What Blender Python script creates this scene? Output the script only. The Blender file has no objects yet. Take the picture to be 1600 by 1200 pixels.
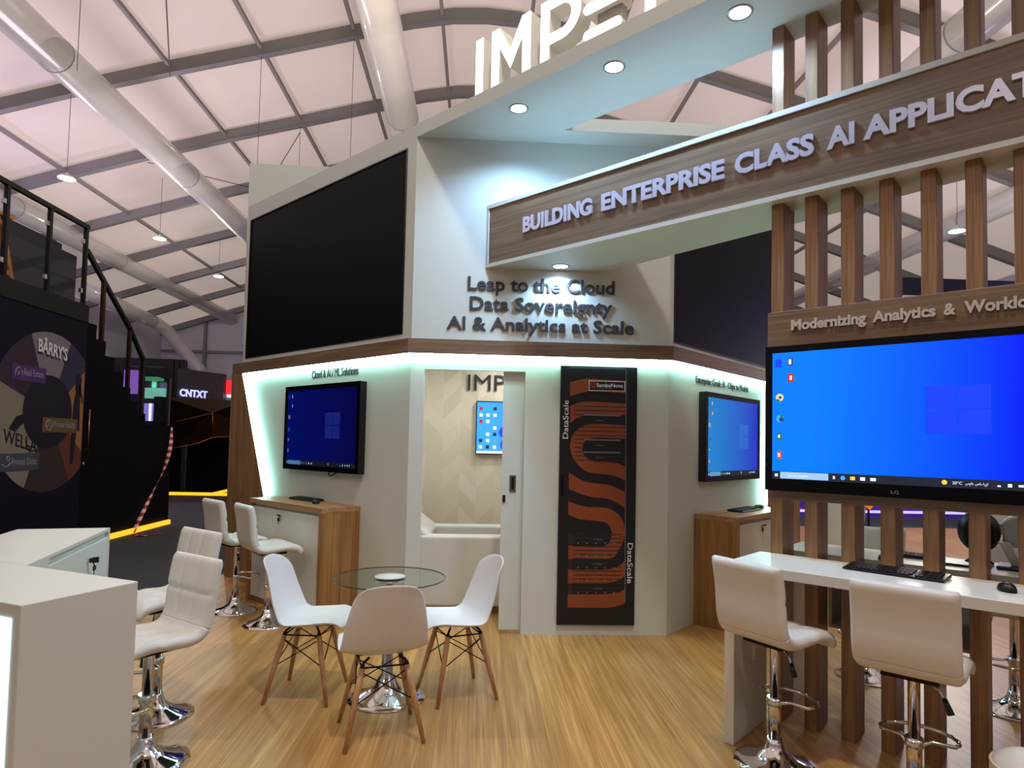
import bpy, bmesh, math, random
from math import sin, cos, pi, radians, sqrt
from mathutils import Matrix, Vector
random.seed(7)
SC = bpy.context.scene
COL = SC.collection

# ------------------------------------------------------------------ camera
EYE = 1.6
PITCH, ROLL, YAW = 0.0433, -0.0211, 0.0535
cam_d = bpy.data.cameras.new('camera'); cam = bpy.data.objects.new('camera', cam_d); COL.objects.link(cam)
fw = Vector((sin(YAW)*cos(PITCH), cos(YAW)*cos(PITCH), sin(PITCH)))
rt = Vector((cos(YAW), -sin(YAW), 0)); dn = fw.cross(rt)
r2 = cos(ROLL)*rt + sin(ROLL)*dn; d2 = -sin(ROLL)*rt + cos(ROLL)*dn
M = Matrix((r2, -d2, -fw)).transposed().to_4x4(); M.translation = (0, 0, EYE)
cam.matrix_world = M
cam_d.sensor_width = 36; cam_d.sensor_fit = 'HORIZONTAL'; cam_d.lens = 36*1002.63/1600
cam_d.shift_y = 50.72/1600; cam_d.clip_start = 0.05; cam_d.clip_end = 300
SC.camera = cam

# ------------------------------------------------------------------ world and view
wd = bpy.data.worlds.new('world'); SC.world = wd; wd.use_nodes = True
bg = wd.node_tree.nodes['Background']; bg.inputs[0].default_value = (1.0, 0.97, 0.94, 1); bg.inputs[1].default_value = .72
SC.view_settings.view_transform = 'Standard'; SC.view_settings.look = 'None'
SC.view_settings.exposure = 0.30; SC.view_settings.gamma = 1.0; SC.view_settings.use_curve_mapping = False

def light(name, kind, loc, power, color=(1, 1, 1), radius=0.1, parent=None, **kw):
    l = bpy.data.lights.new(name, kind); l.energy = power; l.color = color
    if kind == 'AREA':
        l.shape = 'DISK'; l.size = radius*2
    else:
        l.shadow_soft_size = radius
    for k, v in kw.items(): setattr(l, k, v)
    o = bpy.data.objects.new(name, l); COL.objects.link(o); o.location = loc
    if parent: o.parent = parent
    return o
HALL_W = 500       # power of one hall pendant
DOWN_W = 62        # power of one booth downlight
ROOM_W = 8        # power of one lamp in the meeting room

# ------------------------------------------------------------------ materials
def lin(c):
    return tuple(((v/255)/12.92 if v/255 <= 0.04045 else ((v/255+0.055)/1.055)**2.4) for v in c[:3]) + (1,)
MATS = {}
def pbr(name, col, rough=0.5, metal=0.0, emis=None, es=0.0, spec=0.5, bump=0.0, bscale=40, coat=0.0, trans=0.0, ior=1.45, vary=0.0, vscale=3):
    m = bpy.data.materials.new(name); m.use_nodes = True
    nt = m.node_tree; b = nt.nodes['Principled BSDF']
    b.inputs['Base Color'].default_value = lin(col); b.inputs['Roughness'].default_value = rough
    b.inputs['Metallic'].default_value = metal; b.inputs['Specular IOR Level'].default_value = spec
    b.inputs['Coat Weight'].default_value = coat; b.inputs['Transmission Weight'].default_value = trans
    b.inputs['IOR'].default_value = ior
    if emis: b.inputs['Emission Color'].default_value = lin(emis); b.inputs['Emission Strength'].default_value = es
    if bump or vary:
        tc = nt.nodes.new('ShaderNodeTexCoord')
    if vary:
        n = nt.nodes.new('ShaderNodeTexNoise'); n.inputs['Scale'].default_value = vscale; n.inputs['Detail'].default_value = 5
        nt.links.new(tc.outputs['Object'], n.inputs['Vector'])
        r = nt.nodes.new('ShaderNodeValToRGB'); c = lin(col)
        r.color_ramp.elements[0].position = .3; r.color_ramp.elements[1].position = .7
        r.color_ramp.elements[0].color = tuple(x*(1-vary) for x in c[:3])+(1,)
        r.color_ramp.elements[1].color = tuple(min(1, x*(1+vary)) for x in c[:3])+(1,)
        nt.links.new(n.outputs['Fac'], r.inputs['Fac']); nt.links.new(r.outputs['Color'], b.inputs['Base Color'])
    if bump:
        n = nt.nodes.new('ShaderNodeTexNoise'); n.inputs['Scale'].default_value = bscale; n.inputs['Detail'].default_value = 4
        nt.links.new(tc.outputs['Object'], n.inputs['Vector'])
        bp = nt.nodes.new('ShaderNodeBump'); bp.inputs['Strength'].default_value = bump; bp.inputs['Distance'].default_value = .01
        nt.links.new(n.outputs['Fac'], bp.inputs['Height']); nt.links.new(bp.outputs['Normal'], b.inputs['Normal'])
    MATS[name] = m; return m

def wood(name, dark, mid, pale, axis, rough=0.4, scale=1.0, planks=None, fine=14, stretch=.045):
    m = bpy.data.materials.new(name); m.use_nodes = True; nt = m.node_tree; b = nt.nodes['Principled BSDF']
    L = nt.links.new
    tc = nt.nodes.new('ShaderNodeTexCoord')
    def noise(sc, along, det, dist):
        mp = nt.nodes.new('ShaderNodeMapping'); s = [sc*scale]*3; s['xyz'.index(axis)] = sc*along*scale
        mp.inputs['Scale'].default_value = s; L(tc.outputs['Object'], mp.inputs['Vector'])
        n = nt.nodes.new('ShaderNodeTexNoise'); n.inputs['Scale'].default_value = 1; n.inputs['Detail'].default_value = det
        n.inputs['Distortion'].default_value = dist; L(mp.outputs['Vector'], n.inputs['Vector']); return n
    n1 = noise(fine, stretch, 5, .6); n2 = noise(fine*5, stretch*.5, 3, .1)
    mx = nt.nodes.new('ShaderNodeMix'); mx.data_type = 'FLOAT'; mx.inputs[0].default_value = .48
    L(n1.outputs['Fac'], mx.inputs[2]); L(n2.outputs['Fac'], mx.inputs[3])
    r = nt.nodes.new('ShaderNodeValToRGB'); e = r.color_ramp.elements
    e[0].position = .33; e[0].color = lin(dark); e[1].position = .66; e[1].color = lin(pale)
    k = e.new(.5); k.color = lin(mid)
    L(mx.outputs[0], r.inputs['Fac'])
    out = r.outputs['Color']
    if planks:
        mp = nt.nodes.new('ShaderNodeMapping'); mp.inputs['Rotation'].default_value = (0, 0, pi/2 if axis == 'y' else 0)
        L(tc.outputs['Object'], mp.inputs['Vector'])
        br = nt.nodes.new('ShaderNodeTexBrick'); br.offset = .37; br.inputs['Scale'].default_value = 1
        br.inputs['Brick Width'].default_value = planks[0]; br.inputs['Row Height'].default_value = planks[1]
        br.inputs['Mortar Size'].default_value = .0006; br.inputs['Bias'].default_value = 0
        br.inputs['Color1'].default_value = (.86, .86, .86, 1); br.inputs['Color2'].default_value = (1.1, 1.08, 1.05, 1); br.inputs['Mortar'].default_value = (.7, .68, .65, 1)
        L(mp.outputs['Vector'], br.inputs['Vector'])
        mm = nt.nodes.new('ShaderNodeMix'); mm.data_type = 'RGBA'; mm.blend_type = 'MULTIPLY'; mm.inputs[0].default_value = 1
        L(out, mm.inputs[6]); L(br.outputs['Color'], mm.inputs[7]); out = mm.outputs[2]
    L(out, b.inputs['Base Color']); b.inputs['Roughness'].default_value = rough
    MATS[name] = m; return m

def chevron(name):
    m = bpy.data.materials.new(name); m.use_nodes = True; nt = m.node_tree; b = nt.nodes['Principled BSDF']; L = nt.links.new
    tc = nt.nodes.new('ShaderNodeTexCoord'); sx = nt.nodes.new('ShaderNodeSeparateXYZ'); L(tc.outputs['Object'], sx.inputs[0])
    def math_(op, a, bb=None):
        n = nt.nodes.new('ShaderNodeMath'); n.operation = op
        if hasattr(a, 'links'): L(a, n.inputs[0])
        else: n.inputs[0].default_value = a
        if bb is not None:
            if hasattr(bb, 'links'): L(bb, n.inputs[1])
            else: n.inputs[1].default_value = bb
        return n.outputs[0]
    W = .21
    px = math_('PINGPONG', sx.outputs['X'], W)                 # 0..W folded columns
    t = math_('ADD', sx.outputs['Z'], math_('MULTIPLY', px, -1.0))
    row = math_('FLOOR', math_('DIVIDE', t, .21))
    colm = math_('FLOOR', math_('DIVIDE', sx.outputs['X'], W))
    cv = nt.nodes.new('ShaderNodeCombineXYZ'); L(row, cv.inputs[0]); L(colm, cv.inputs[1])
    wn = nt.nodes.new('ShaderNodeTexWhiteNoise'); wn.noise_dimensions = '2D'; L(cv.outputs[0], wn.inputs['Vector'])
    r = nt.nodes.new('ShaderNodeValToRGB'); r.color_ramp.elements[0].color = lin((212, 203, 184)); r.color_ramp.elements[1].color = lin((226, 219, 203))
    L(wn.outputs['Value'], r.inputs['Fac']); L(r.outputs['Color'], b.inputs['Base Color']); b.inputs['Roughness'].default_value = .5
    MATS[name] = m; return m

def emit(name, col, strength):
    m = bpy.data.materials.new(name); m.use_nodes = True; nt = m.node_tree
    b = nt.nodes['Principled BSDF']; b.inputs['Base Color'].default_value = (0.02, .02, .02, 1); b.inputs['Roughness'].default_value = .3
    b.inputs['Emission Color'].default_value = lin(col); b.inputs['Emission Strength'].default_value = strength
    MATS[name] = m; return m

def screen_mat(name, c0, c1, axis='X', x0=0.0, x1=1.0, strength=1.0, rough=.12, spec=.5):
    m = bpy.data.materials.new(name); m.use_nodes = True; nt = m.node_tree; b = nt.nodes['Principled BSDF']; L = nt.links.new
    tc = nt.nodes.new('ShaderNodeTexCoord'); sx = nt.nodes.new('ShaderNodeSeparateXYZ'); L(tc.outputs['Object'], sx.inputs[0])
    mr = nt.nodes.new('ShaderNodeMapRange'); mr.inputs[1].default_value = x0; mr.inputs[2].default_value = x1
    L(sx.outputs[axis], mr.inputs[0])
    r = nt.nodes.new('ShaderNodeValToRGB'); r.color_ramp.elements[0].color = lin(c0); r.color_ramp.elements[1].color = lin(c1)
    L(mr.outputs[0], r.inputs['Fac']); L(r.outputs['Color'], b.inputs['Emission Color']); b.inputs['Emission Strength'].default_value = strength
    b.inputs['Base Color'].default_value = (0.004, .004, .008, 1); b.inputs['Roughness'].default_value = rough
    b.inputs['Specular IOR Level'].default_value = spec
    MATS[name] = m; return m

WHITE = pbr('white_laminate', (206, 208, 198), .45, bump=.02, bscale=9)
WALLW = pbr('white_painted_board', (203, 209, 202), .5, vary=.015, vscale=1.2)
CREAM = pbr('cream_board', (222, 210, 176), .5)
DESKW = pbr('white_gloss_worktop', (210, 208, 196), .38)
LEATHER = pbr('white_leatherette', (212, 210, 204), .42, bump=.05, bscale=60)
PLASTIC = pbr('white_shell_plastic', (220, 219, 220), .38)
CHROME = pbr('chrome', (225, 225, 228), .06, 1.0)
STEEL = pbr('brushed_steel', (150, 150, 150), .3, 1.0)
BLACKM = pbr('black_metal', (14, 13, 13), .45, .4)
BLACKP = pbr('black_plastic', (16, 16, 18), .35)
BLACKG = pbr('black_gloss_frame', (8, 8, 10), .15)
KEYCAP = pbr('black_keycap', (28, 28, 32), .5)
LEDSCR = pbr('black_led_wall', (6, 9, 16), .5, spec=.10, bump=.02, bscale=200)
ALU = pbr('aluminium_rafter', (112, 108, 106), .6, .0, vary=.06, vscale=.7)
PURL = pbr('aluminium_purlin', (122, 114, 110), .6, .0)
MEMB = pbr('white_tent_membrane', (220, 203, 196), .85, bump=.25, bscale=1.1, vary=.03, vscale=.25)
_nt = MEMB.node_tree; _b = _nt.nodes['Principled BSDF']; _o = _nt.nodes['Material Output']      # translucency added so outside world light makes the roof glow evenly
_t = _nt.nodes.new('ShaderNodeBsdfTranslucent'); _mx = _nt.nodes.new('ShaderNodeMixShader'); _mx.inputs[0].default_value = .5
_nt.links.new(_b.inputs['Base Color'].links[0].from_socket, _t.inputs['Color'])
_nt.links.new(_b.outputs[0], _mx.inputs[1]); _nt.links.new(_t.outputs[0], _mx.inputs[2]); _nt.links.new(_mx.outputs[0], _o.inputs['Surface'])
MEMBW = pbr('grey_tent_end_wall', (176, 172, 180), .9, bump=.2, bscale=1.2)
DUCT = pbr('translucent_duct_film', (190, 184, 178), .28, coat=.5, vary=.04, vscale=1)
_nt = DUCT.node_tree; _b = _nt.nodes['Principled BSDF']; _o = _nt.nodes['Material Output']
_t = _nt.nodes.new('ShaderNodeBsdfTransparent'); _mx = _nt.nodes.new('ShaderNodeMixShader'); _mx.inputs[0].default_value = .35
_nt.links.new(_b.outputs[0], _mx.inputs[1]); _nt.links.new(_t.outputs[0], _mx.inputs[2]); _nt.links.new(_mx.outputs[0], _o.inputs['Surface'])
WIRE = pbr('dark_wire', (70, 62, 62), .6)
CARPET = pbr('dark_grey_carpet', (58, 61, 66), .95, bump=.3, bscale=300, vary=.08, vscale=30)
WALNUT_X = wood('walnut_laminate_along', (92, 72, 54), (120, 97, 74), (140, 116, 90), 'x', .4, fine=18)
WALNUT_Z = wood('walnut_laminate_upright', (112, 80, 52), (146, 110, 76), (168, 132, 94), 'z', .4, fine=22)
OAK_Z = wood('oak_laminate_upright', (116, 78, 40), (148, 106, 58), (172, 130, 78), 'z', .42, fine=16)
OAK_X = wood('oak_laminate_along', (128, 90, 58), (160, 120, 82), (182, 144, 102), 'x', .4, fine=10)
FLOOR = wood('oak_plank_floor', (146, 104, 54), (176, 133, 74), (206, 164, 102), 'y', .36, planks=(2.6, .42), fine=24, stretch=.03)
BEECH = wood('beech_leg', (160, 118, 78), (186, 142, 98), (204, 162, 116), 'z', .45, fine=30)
PINE = pbr('orange_pine', (170, 112, 48), .5, vary=.1, vscale=8)
CHEV = chevron('pale_chevron_boards')
LETD = pbr('dark_grey_letter', (62, 62, 66), .5)
LETK = pbr('black_letter', (30, 30, 32), .4)
LETS = pbr('silver_letter', (196, 196, 214), .32, .35)
LETW = pbr('pale_letter', (196, 186, 176), .4)
GLASS = pbr('clear_glass', (225, 245, 238), .02, trans=1.0, ior=1.45)
GLASSE = pbr('green_glass_edge', (52, 82, 72), .2)
def clear_glass(name, tint, refl):
    m = bpy.data.materials.new(name); m.use_nodes = True; nt = m.node_tree; o = nt.nodes['Material Output']
    t = nt.nodes.new('ShaderNodeBsdfTransparent'); t.inputs[0].default_value = tint; g = nt.nodes.new('ShaderNodeBsdfGlossy'); g.inputs['Roughness'].default_value = .02
    x = nt.nodes.new('ShaderNodeMixShader'); x.inputs[0].default_value = refl
    nt.links.new(t.outputs[0], x.inputs[1]); nt.links.new(g.outputs[0], x.inputs[2]); nt.links.new(x.outputs[0], o.inputs['Surface']); return m
TABLEG = clear_glass('clear_table_glass', (.90, .96, .93, 1), .09)
LEDW = emit('cool_led_strip', (180, 255, 236), 32)
LETE = emit('lit_white_letter_face', (240, 244, 255), 2.6)
LETR = pbr('lit_letter_return', (225, 222, 210), .4, emis=(255, 250, 235), es=.04)
DISC = emit('downlight_disc', (232, 242, 255), 6)
PEND = emit('pendant_disc', (255, 240, 225), 7)
PANELE = emit('counter_light_panel', (205, 245, 255), 1.6)
NAVY = pbr('navy_panel', (15, 13, 32), .5, spec=.2)
NAVYD = pbr('deep_navy_print', (12, 11, 34), .4)
BLACKW = pbr('black_wall', (6, 6, 8), .6, spec=.12)
POSTBK = pbr('rack_black', (22, 22, 28), .4)
POSTDK = pbr('rack_dark_slot', (46, 40, 46), .4)
POSTOR = pbr('rack_orange', (136, 68, 36), .45)
POSTRD = pbr('rack_red_orange', (150, 62, 38), .45)
POSTGR = pbr('rack_grey_line', (100, 100, 110), .4)
INKW = pbr('white_ink', (226, 226, 230), .5)
INKG = pbr('grey_ink', (150, 150, 152), .5)

# ------------------------------------------------------------------ mesh builder
class MB:
    def __init__(s): s.v = []; s.f = []; s.mi = []; s.sm = []; s.m = 0; s.smooth = False
    def face(s, idx, smooth=None):
        s.f.append(tuple(idx)); s.mi.append(s.m); s.sm.append(s.smooth if smooth is None else smooth)
    def add(s, vs): n = len(s.v); s.v += [tuple(p) for p in vs]; return n
    def box(s, x0, x1, y0, y1, z0, z1):
        if x0 > x1: x0, x1 = x1, x0
        if y0 > y1: y0, y1 = y1, y0
        if z0 > z1: z0, z1 = z1, z0
        n = s.add([(x0, y0, z0), (x1, y0, z0), (x1, y1, z0), (x0, y1, z0), (x0, y0, z1), (x1, y0, z1), (x1, y1, z1), (x0, y1, z1)])
        for q in ((0, 3, 2, 1), (4, 5, 6, 7), (0, 1, 5, 4), (1, 2, 6, 5), (2, 3, 7, 6), (3, 0, 4, 7)): s.face([n+i for i in q])
        return s
    def prism(s, poly, lo, hi, axis='z'):
        """poly in the two other axes (in order x,y,z without the axis), extruded lo..hi"""
        def P(a, b, c): return {'z': (a, b, c), 'y': (a, c, b), 'x': (c, a, b)}[axis]
        k = len(poly); n = s.add([P(a, b, lo) for a, b in poly] + [P(a, b, hi) for a, b in poly])
        s.face([n+i for i in range(k)][::-1]); s.face([n+k+i for i in range(k)])
        for i in range(k): j = (i+1) % k; s.face([n+i, n+j, n+k+j, n+k+i])
        return s
    def quad(s, *p): n = s.add(p); s.face(range(n, n+len(p))); return s
    def lathe(s, prof, c=(0, 0), seg=32, smooth=True, cap=True):
        n = len(s.v)
        for r, z in prof:
            for i in range(seg): a = 2*pi*i/seg; s.v.append((c[0]+r*cos(a), c[1]+r*sin(a), z))
        for k in range(len(prof)-1):
            for i in range(seg): j = (i+1) % seg; s.face([n+k*seg+i, n+k*seg+j, n+(k+1)*seg+j, n+(k+1)*seg+i], smooth)
        if cap and prof[0][0] > 0: s.face([n+i for i in range(seg)][::-1], False)
        if cap and prof[-1][0] > 0: s.face([n+(len(prof)-1)*seg+i for i in range(seg)], False)
        return s
    def tube(s, pts, r, seg=10, closed=False, smooth=True):
        pts = [Vector(p) for p in pts]; k = len(pts); n = len(s.v); rr = r if isinstance(r, (list, tuple)) else [r]*k
        prev = None
        for i, p in enumerate(pts):
            t = (pts[(i+1) % k]-pts[i-1]) if closed else (pts[min(i+1, k-1)]-pts[max(i-1, 0)])
            t.normalize()
            if prev is None:
                a = Vector((0, 0, 1)) if abs(t.z) < .9 else Vector((1, 0, 0)); u = t.cross(a).normalized()
            else:
                u = (prev - t*prev.dot(t)).normalized()
            prev = u; w = t.cross(u)
            for q in range(seg): ang = 2*pi*q/seg; s.v.append(tuple(p + (u*cos(ang)+w*sin(ang))*rr[i]))
        for i in range(k if closed else k-1):
            i2 = (i+1) % k
            for q in range(seg): q2 = (q+1) % seg; s.face([n+i*seg+q, n+i*seg+q2, n+i2*seg+q2, n+i2*seg+q], smooth)
        if not closed:
            s.face([n+q for q in range(seg)][::-1], False); s.face([n+(k-1)*seg+q for q in range(seg)], False)
        return s
    def bar(s, a, b, w, h=None):
        """square bar from a to b"""
        a = Vector(a); b = Vector(b); t = (b-a).normalized(); h = h or w
        up = Vector((0, 0, 1)) if abs(t.z) < .95 else Vector((0, 1, 0)); u = t.cross(up).normalized(); w_ = u.cross(t)
        n = s.add([p + u*(w/2)*i + w_*(h/2)*j for p in (a, b) for i, j in ((-1, -1), (1, -1), (1, 1), (-1, 1))])
        for q in ((0, 1, 2, 3), (7, 6, 5, 4), (0, 4, 5, 1), (1, 5, 6, 2), (2, 6, 7, 3), (3, 7, 4, 0)): s.face([n+i for i in q])
        return s
    def disc(s, c, r, axis='y', seg=24, z=None):
        if axis == 'y': pts = [(c[0]+r*cos(2*pi*i/seg), c[1], c[2]+r*sin(2*pi*i/seg)) for i in range(seg)]
        elif axis == 'x': pts = [(c[0], c[1]+r*cos(2*pi*i/seg), c[2]+r*sin(2*pi*i/seg)) for i in range(seg)]
        else: pts = [(c[0]+r*cos(2*pi*i/seg), c[1]+r*sin(2*pi*i/seg), c[2]) for i in range(seg)]
        n = s.add(pts); s.face(range(n, n+seg)); return s
    def grid(s, fn, nu, nv, smooth=True, closeu=False):
        n = len(s.v)
        for i in range(nu+1):
            for j in range(nv+1): s.v.append(tuple(fn(i/nu, j/nv)))
        for i in range(nu):
            for j in range(nv): a = n+i*(nv+1)+j; s.face([a, a+1, a+nv+2, a+nv+1], smooth)
        return s
    def mesh(s, name, off=(0, 0, 0), mats=()):
        me = bpy.data.meshes.new(name)
        me.from_pydata([(x-off[0], y-off[1], z-off[2]) for x, y, z in s.v], [], s.f)
        for m in mats: me.materials.append(m)
        me.polygons.foreach_set('material_index', s.mi); me.polygons.foreach_set('use_smooth', s.sm)
        me.update()
        bm = bmesh.new(); bm.from_mesh(me); bmesh.ops.recalc_face_normals(bm, faces=bm.faces); bm.to_mesh(me); bm.free()
        return me

def bevel(o, w=.006, seg=2, ang=35):
    m = o.modifiers.new('bevel', 'BEVEL'); m.width = w; m.segments = seg; m.limit_method = 'ANGLE'; m.angle_limit = radians(ang); return o
def subsurf(o, k=1):
    m = o.modifiers.new('subsurf', 'SUBSURF'); m.levels = k; m.render_levels = k; return o

def rotz(a, p): c, s_ = cos(a), sin(a); return (c*p[0]-s_*p[1], s_*p[0]+c*p[1], p[2])

class Thing:
    """an Empty at the base of a thing, its frame turned by rot; parts are given in frame coordinates"""
    def __init__(s, name, label, cat, base=(0, 0, 0), rot=0.0, group=None):
        s.base = base; s.rot = rot; s.o = bpy.data.objects.new(name, None); COL.objects.link(s.o)
        s.o.empty_display_size = .1; s.o.location = rotz(rot, base); s.o.rotation_euler = (0, 0, rot)
        s.o['label'] = label; s.o['category'] = cat
        if group: s.o['group'] = group
    def part(s, name, mb, mats, parent=None, label=None):
        if not isinstance(mats, (list, tuple)): mats = [mats]
        o = bpy.data.objects.new(name, mb.mesh(name, s.base, mats)); COL.objects.link(o); o.parent = parent or s.o
        if label: o['label'] = label
        return o

def solo(name, label, cat, mb, mats, base=(0, 0, 0), rot=0.0, group=None, kind=None):
    if not isinstance(mats, (list, tuple)): mats = [mats]
    o = bpy.data.objects.new(name, mb.mesh(name, base, mats)); COL.objects.link(o)
    o.location = rotz(rot, base); o.rotation_euler = (0, 0, rot)
    if label: o['label'] = label
    if cat: o['category'] = cat
    if group: o['group'] = group
    if kind: o['kind'] = kind
    return o
def struct(name, mb, mats, rot=0.0, base=(0, 0, 0), label=None):
    return solo(name, label, None, mb, mats, base, rot, kind='structure')
def spart(name, mb, mats, parent, base=(0, 0, 0), label=None):
    o = bpy.data.objects.new(name, mb.mesh(name, base, mats if isinstance(mats, (list, tuple)) else [mats])); COL.objects.link(o); o.parent = parent
    if label: o['label'] = label
    return o
def copy_tree(o, parent=None):
    c = o.copy(); COL.objects.link(c)
    if parent: c.parent = parent; c.matrix_parent_inverse = o.matrix_parent_inverse
    for ch in list(o.children): copy_tree(ch, c)
    return c

A = -pi/4; B = pi/4          # frames of the left-hand walls/beam and of the right-hand wall

# text: fits a line of lettering into a width and a capital height, standing in the frame's x-z plane facing -y
def text_mb(txt, x0, x1, z0, cap, y_front, depth, bold=0.0, capref='H', shear=0.0, spacing=1.0, mb=None):
    cu = bpy.data.curves.new('t', 'FONT'); cu.body = txt; cu.size = 1; cu.extrude = .5; cu.offset = bold; cu.space_character = spacing; cu.resolution_u = 3
    ob = bpy.data.objects.new('t', cu); COL.objects.link(ob)
    c2 = bpy.data.curves.new('t2', 'FONT'); c2.body = capref; c2.size = 1; c2.offset = bold; o2 = bpy.data.objects.new('t2', c2); COL.objects.link(o2)
    dg = bpy.context.evaluated_depsgraph_get(); dg.update()
    me = bpy.data.meshes.new_from_object(ob.evaluated_get(dg)); mc = bpy.data.meshes.new_from_object(o2.evaluated_get(dg))
    ch = max(v.co.y for v in mc.vertices) - min(v.co.y for v in mc.vertices)
    xs = [v.co.x for v in me.vertices]; a, b = min(xs), max(xs); sx = (x1-x0)/(b-a); sz = cap/ch
    y0c = min(v.co.y for v in mc.vertices)
    out = mb or MB(); n = len(out.v)
    for v in me.vertices:
        zz = z0+(v.co.y-y0c)*sz
        out.v.append((x0+(v.co.x-a)*sx+shear*(zz-z0), y_front + (0.5 - v.co.z)*depth, zz))
    for p in me.polygons: out.face([n+i for i in p.vertices], False)
    for o in (ob, o2): bpy.data.objects.remove(o)
    bpy.data.curves.remove(cu); bpy.data.curves.remove(c2); bpy.data.meshes.remove(me); bpy.data.meshes.remove(mc)
    return out

# ================================================================== SETTING
# booth floor and hall carpet
mb = MB(); mb.box(-2.95, 10.5, -3, 13.3, -.06, 0); struct('floor', mb, FLOOR)
mb = MB(); mb.box(-30, 30, -24, 54, -.12, -.045); struct('floor.001', mb, CARPET)

# tent roof: arched profile (x, z) running along y
PROF = [(-25.5, 9.9), (-20.8, 11.45), (-17.5, 12.5), (-14.2, 13.5), (-11, 14.4), (-7.9, 15.2), (-4.7, 16.05), (-2.6, 16.6), (-1.2, 16.85), (0, 16.92)]
PROF = PROF + [(-x, z) for x, z in PROF[-2::-1]]
def zroof(x):
    for (x0, z0), (x1, z1) in zip(PROF, PROF[1:]):
        if x0 <= x <= x1: return z0+(z1-z0)*(x-x0)/(x1-x0)
    return 9.9
YR = [7.5+5*k for k in range(10)]
mb = MB()
mb.grid(lambda u, v: (-25.5+51*u, -22.5+75.4*v, zroof(-25.5+51*u)+.42-.10*abs(sin(pi*((-22.5+75.4*v)-7.5)/5))), 60, 146)
struct('ceiling', mb, MEMB)
ordin = ['nearest', 'second', 'third', 'fourth', 'fifth', 'sixth', 'seventh', 'eighth', 'ninth', 'farthest']
for k, Y in enumerate(YR):
    mb = MB()
    top = [(x, z+.30) for x, z in PROF]; bot = [(x, z-.16) for x, z in PROF]
    for i in range(len(PROF)-1):
        for a0, a1 in ((bot, top),):
            mb.quad((*[bot[i][0]], Y-.11, bot[i][1]), (bot[i+1][0], Y-.11, bot[i+1][1]), (top[i+1][0], Y-.11, top[i+1][1]), (top[i][0], Y-.11, top[i][1]))
            mb.quad((bot[i][0], Y+.11, bot[i][1]), (bot[i+1][0], Y+.11, bot[i+1][1]), (top[i+1][0], Y+.11, top[i+1][1]), (top[i][0], Y+.11, top[i][1]))
        mb.quad((bot[i][0], Y-.13, bot[i][1]), (bot[i+1][0], Y-.13, bot[i+1][1]), (bot[i+1][0], Y+.13, bot[i+1][1]), (bot[i][0], Y+.13, bot[i][1]))
        mb.quad((bot[i][0], Y-.13, bot[i][1]+.04), (bot[i+1][0], Y-.13, bot[i+1][1]+.04), (bot[i+1][0], Y+.13, bot[i+1][1]+.04), (bot[i][0], Y+.13, bot[i][1]+.04))
        mb.quad((bot[i][0], Y-.13, bot[i][1]), (bot[i+1][0], Y-.13, bot[i+1][1]), (bot[i+1][0], Y-.13, bot[i+1][1]+.04), (bot[i][0], Y-.13, bot[i][1]+.04))
        mb.quad((top[i][0], Y-.11, top[i][1]), (top[i+1][0], Y-.11, top[i+1][1]), (top[i+1][0], Y+.11, top[i+1][1]), (top[i][0], Y+.11, top[i][1]))
    solo('roof_rafter', f'grey arched aluminium roof rafter crossing the tent, {ordin[k]} counted from the front', 'rafter', mb, ALU, base=(0, Y, 16.7), group='arched tent rafters')
PX = [-20.8, -17.5, -14.2, -11, -7.9, -4.7, -1.6, 1.6, 4.7, 7.9, 11, 14.2, 17.5, 20.8]
for k, x in enumerate(PX):
    mb = MB(); z = zroof(x)+.13
    mb.box(x-.06, x+.06, 5, 52.4, z-.07, z+.07)
    side = 'left' if x < 0 else 'right'; n = (6-k) if x < 0 else (k-7)
    solo('roof_purlin', f'thin grey purlin running along the tent roof, {["first","second","third","fourth","fifth","sixth","seventh"][n]} {side} of the ridge', 'purlin', mb, PURL, base=(x, 5, z), group='tent roof purlins')
# far end wall with rails
mb = MB(); mb.prism([(x, z+.5) for x, z in PROF]+[(25.5, -.1), (-25.5, -.1)], 52.7, 52.9, 'y'); struct('wall_far', mb, MEMBW)
mb = MB(); mb.prism([(x, z+.2) for x, z in PROF]+[(25.5, -.1), (-25.5, -.1)], -22.7, -22.5, 'y'); struct('wall_near', mb, MEMBW)
mb = MB(); mb.box(-25.4, 25.4, 52.45, 52.65, 8.4, 8.6); struct('trim_1', mb, ALU)
for k, x in enumerate((-22.0, -18.6, -11.0, 11, 18.6)):
    mb = MB(); mb.box(x-.11, x+.11, 52.4, 52.65, -.045, zroof(x)-.2); struct('trim_2', mb, ALU)
# side wall left
mb = MB(); mb.box(-25.7, -25.5, -22.6, 52.8, -.1, 10.3); struct('wall_left', mb, MEMBW)
mb = MB(); mb.box(25.5, 25.7, -22.6, 52.8, -.1, 10.3); struct('wall_right', mb, MEMBW)

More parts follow.
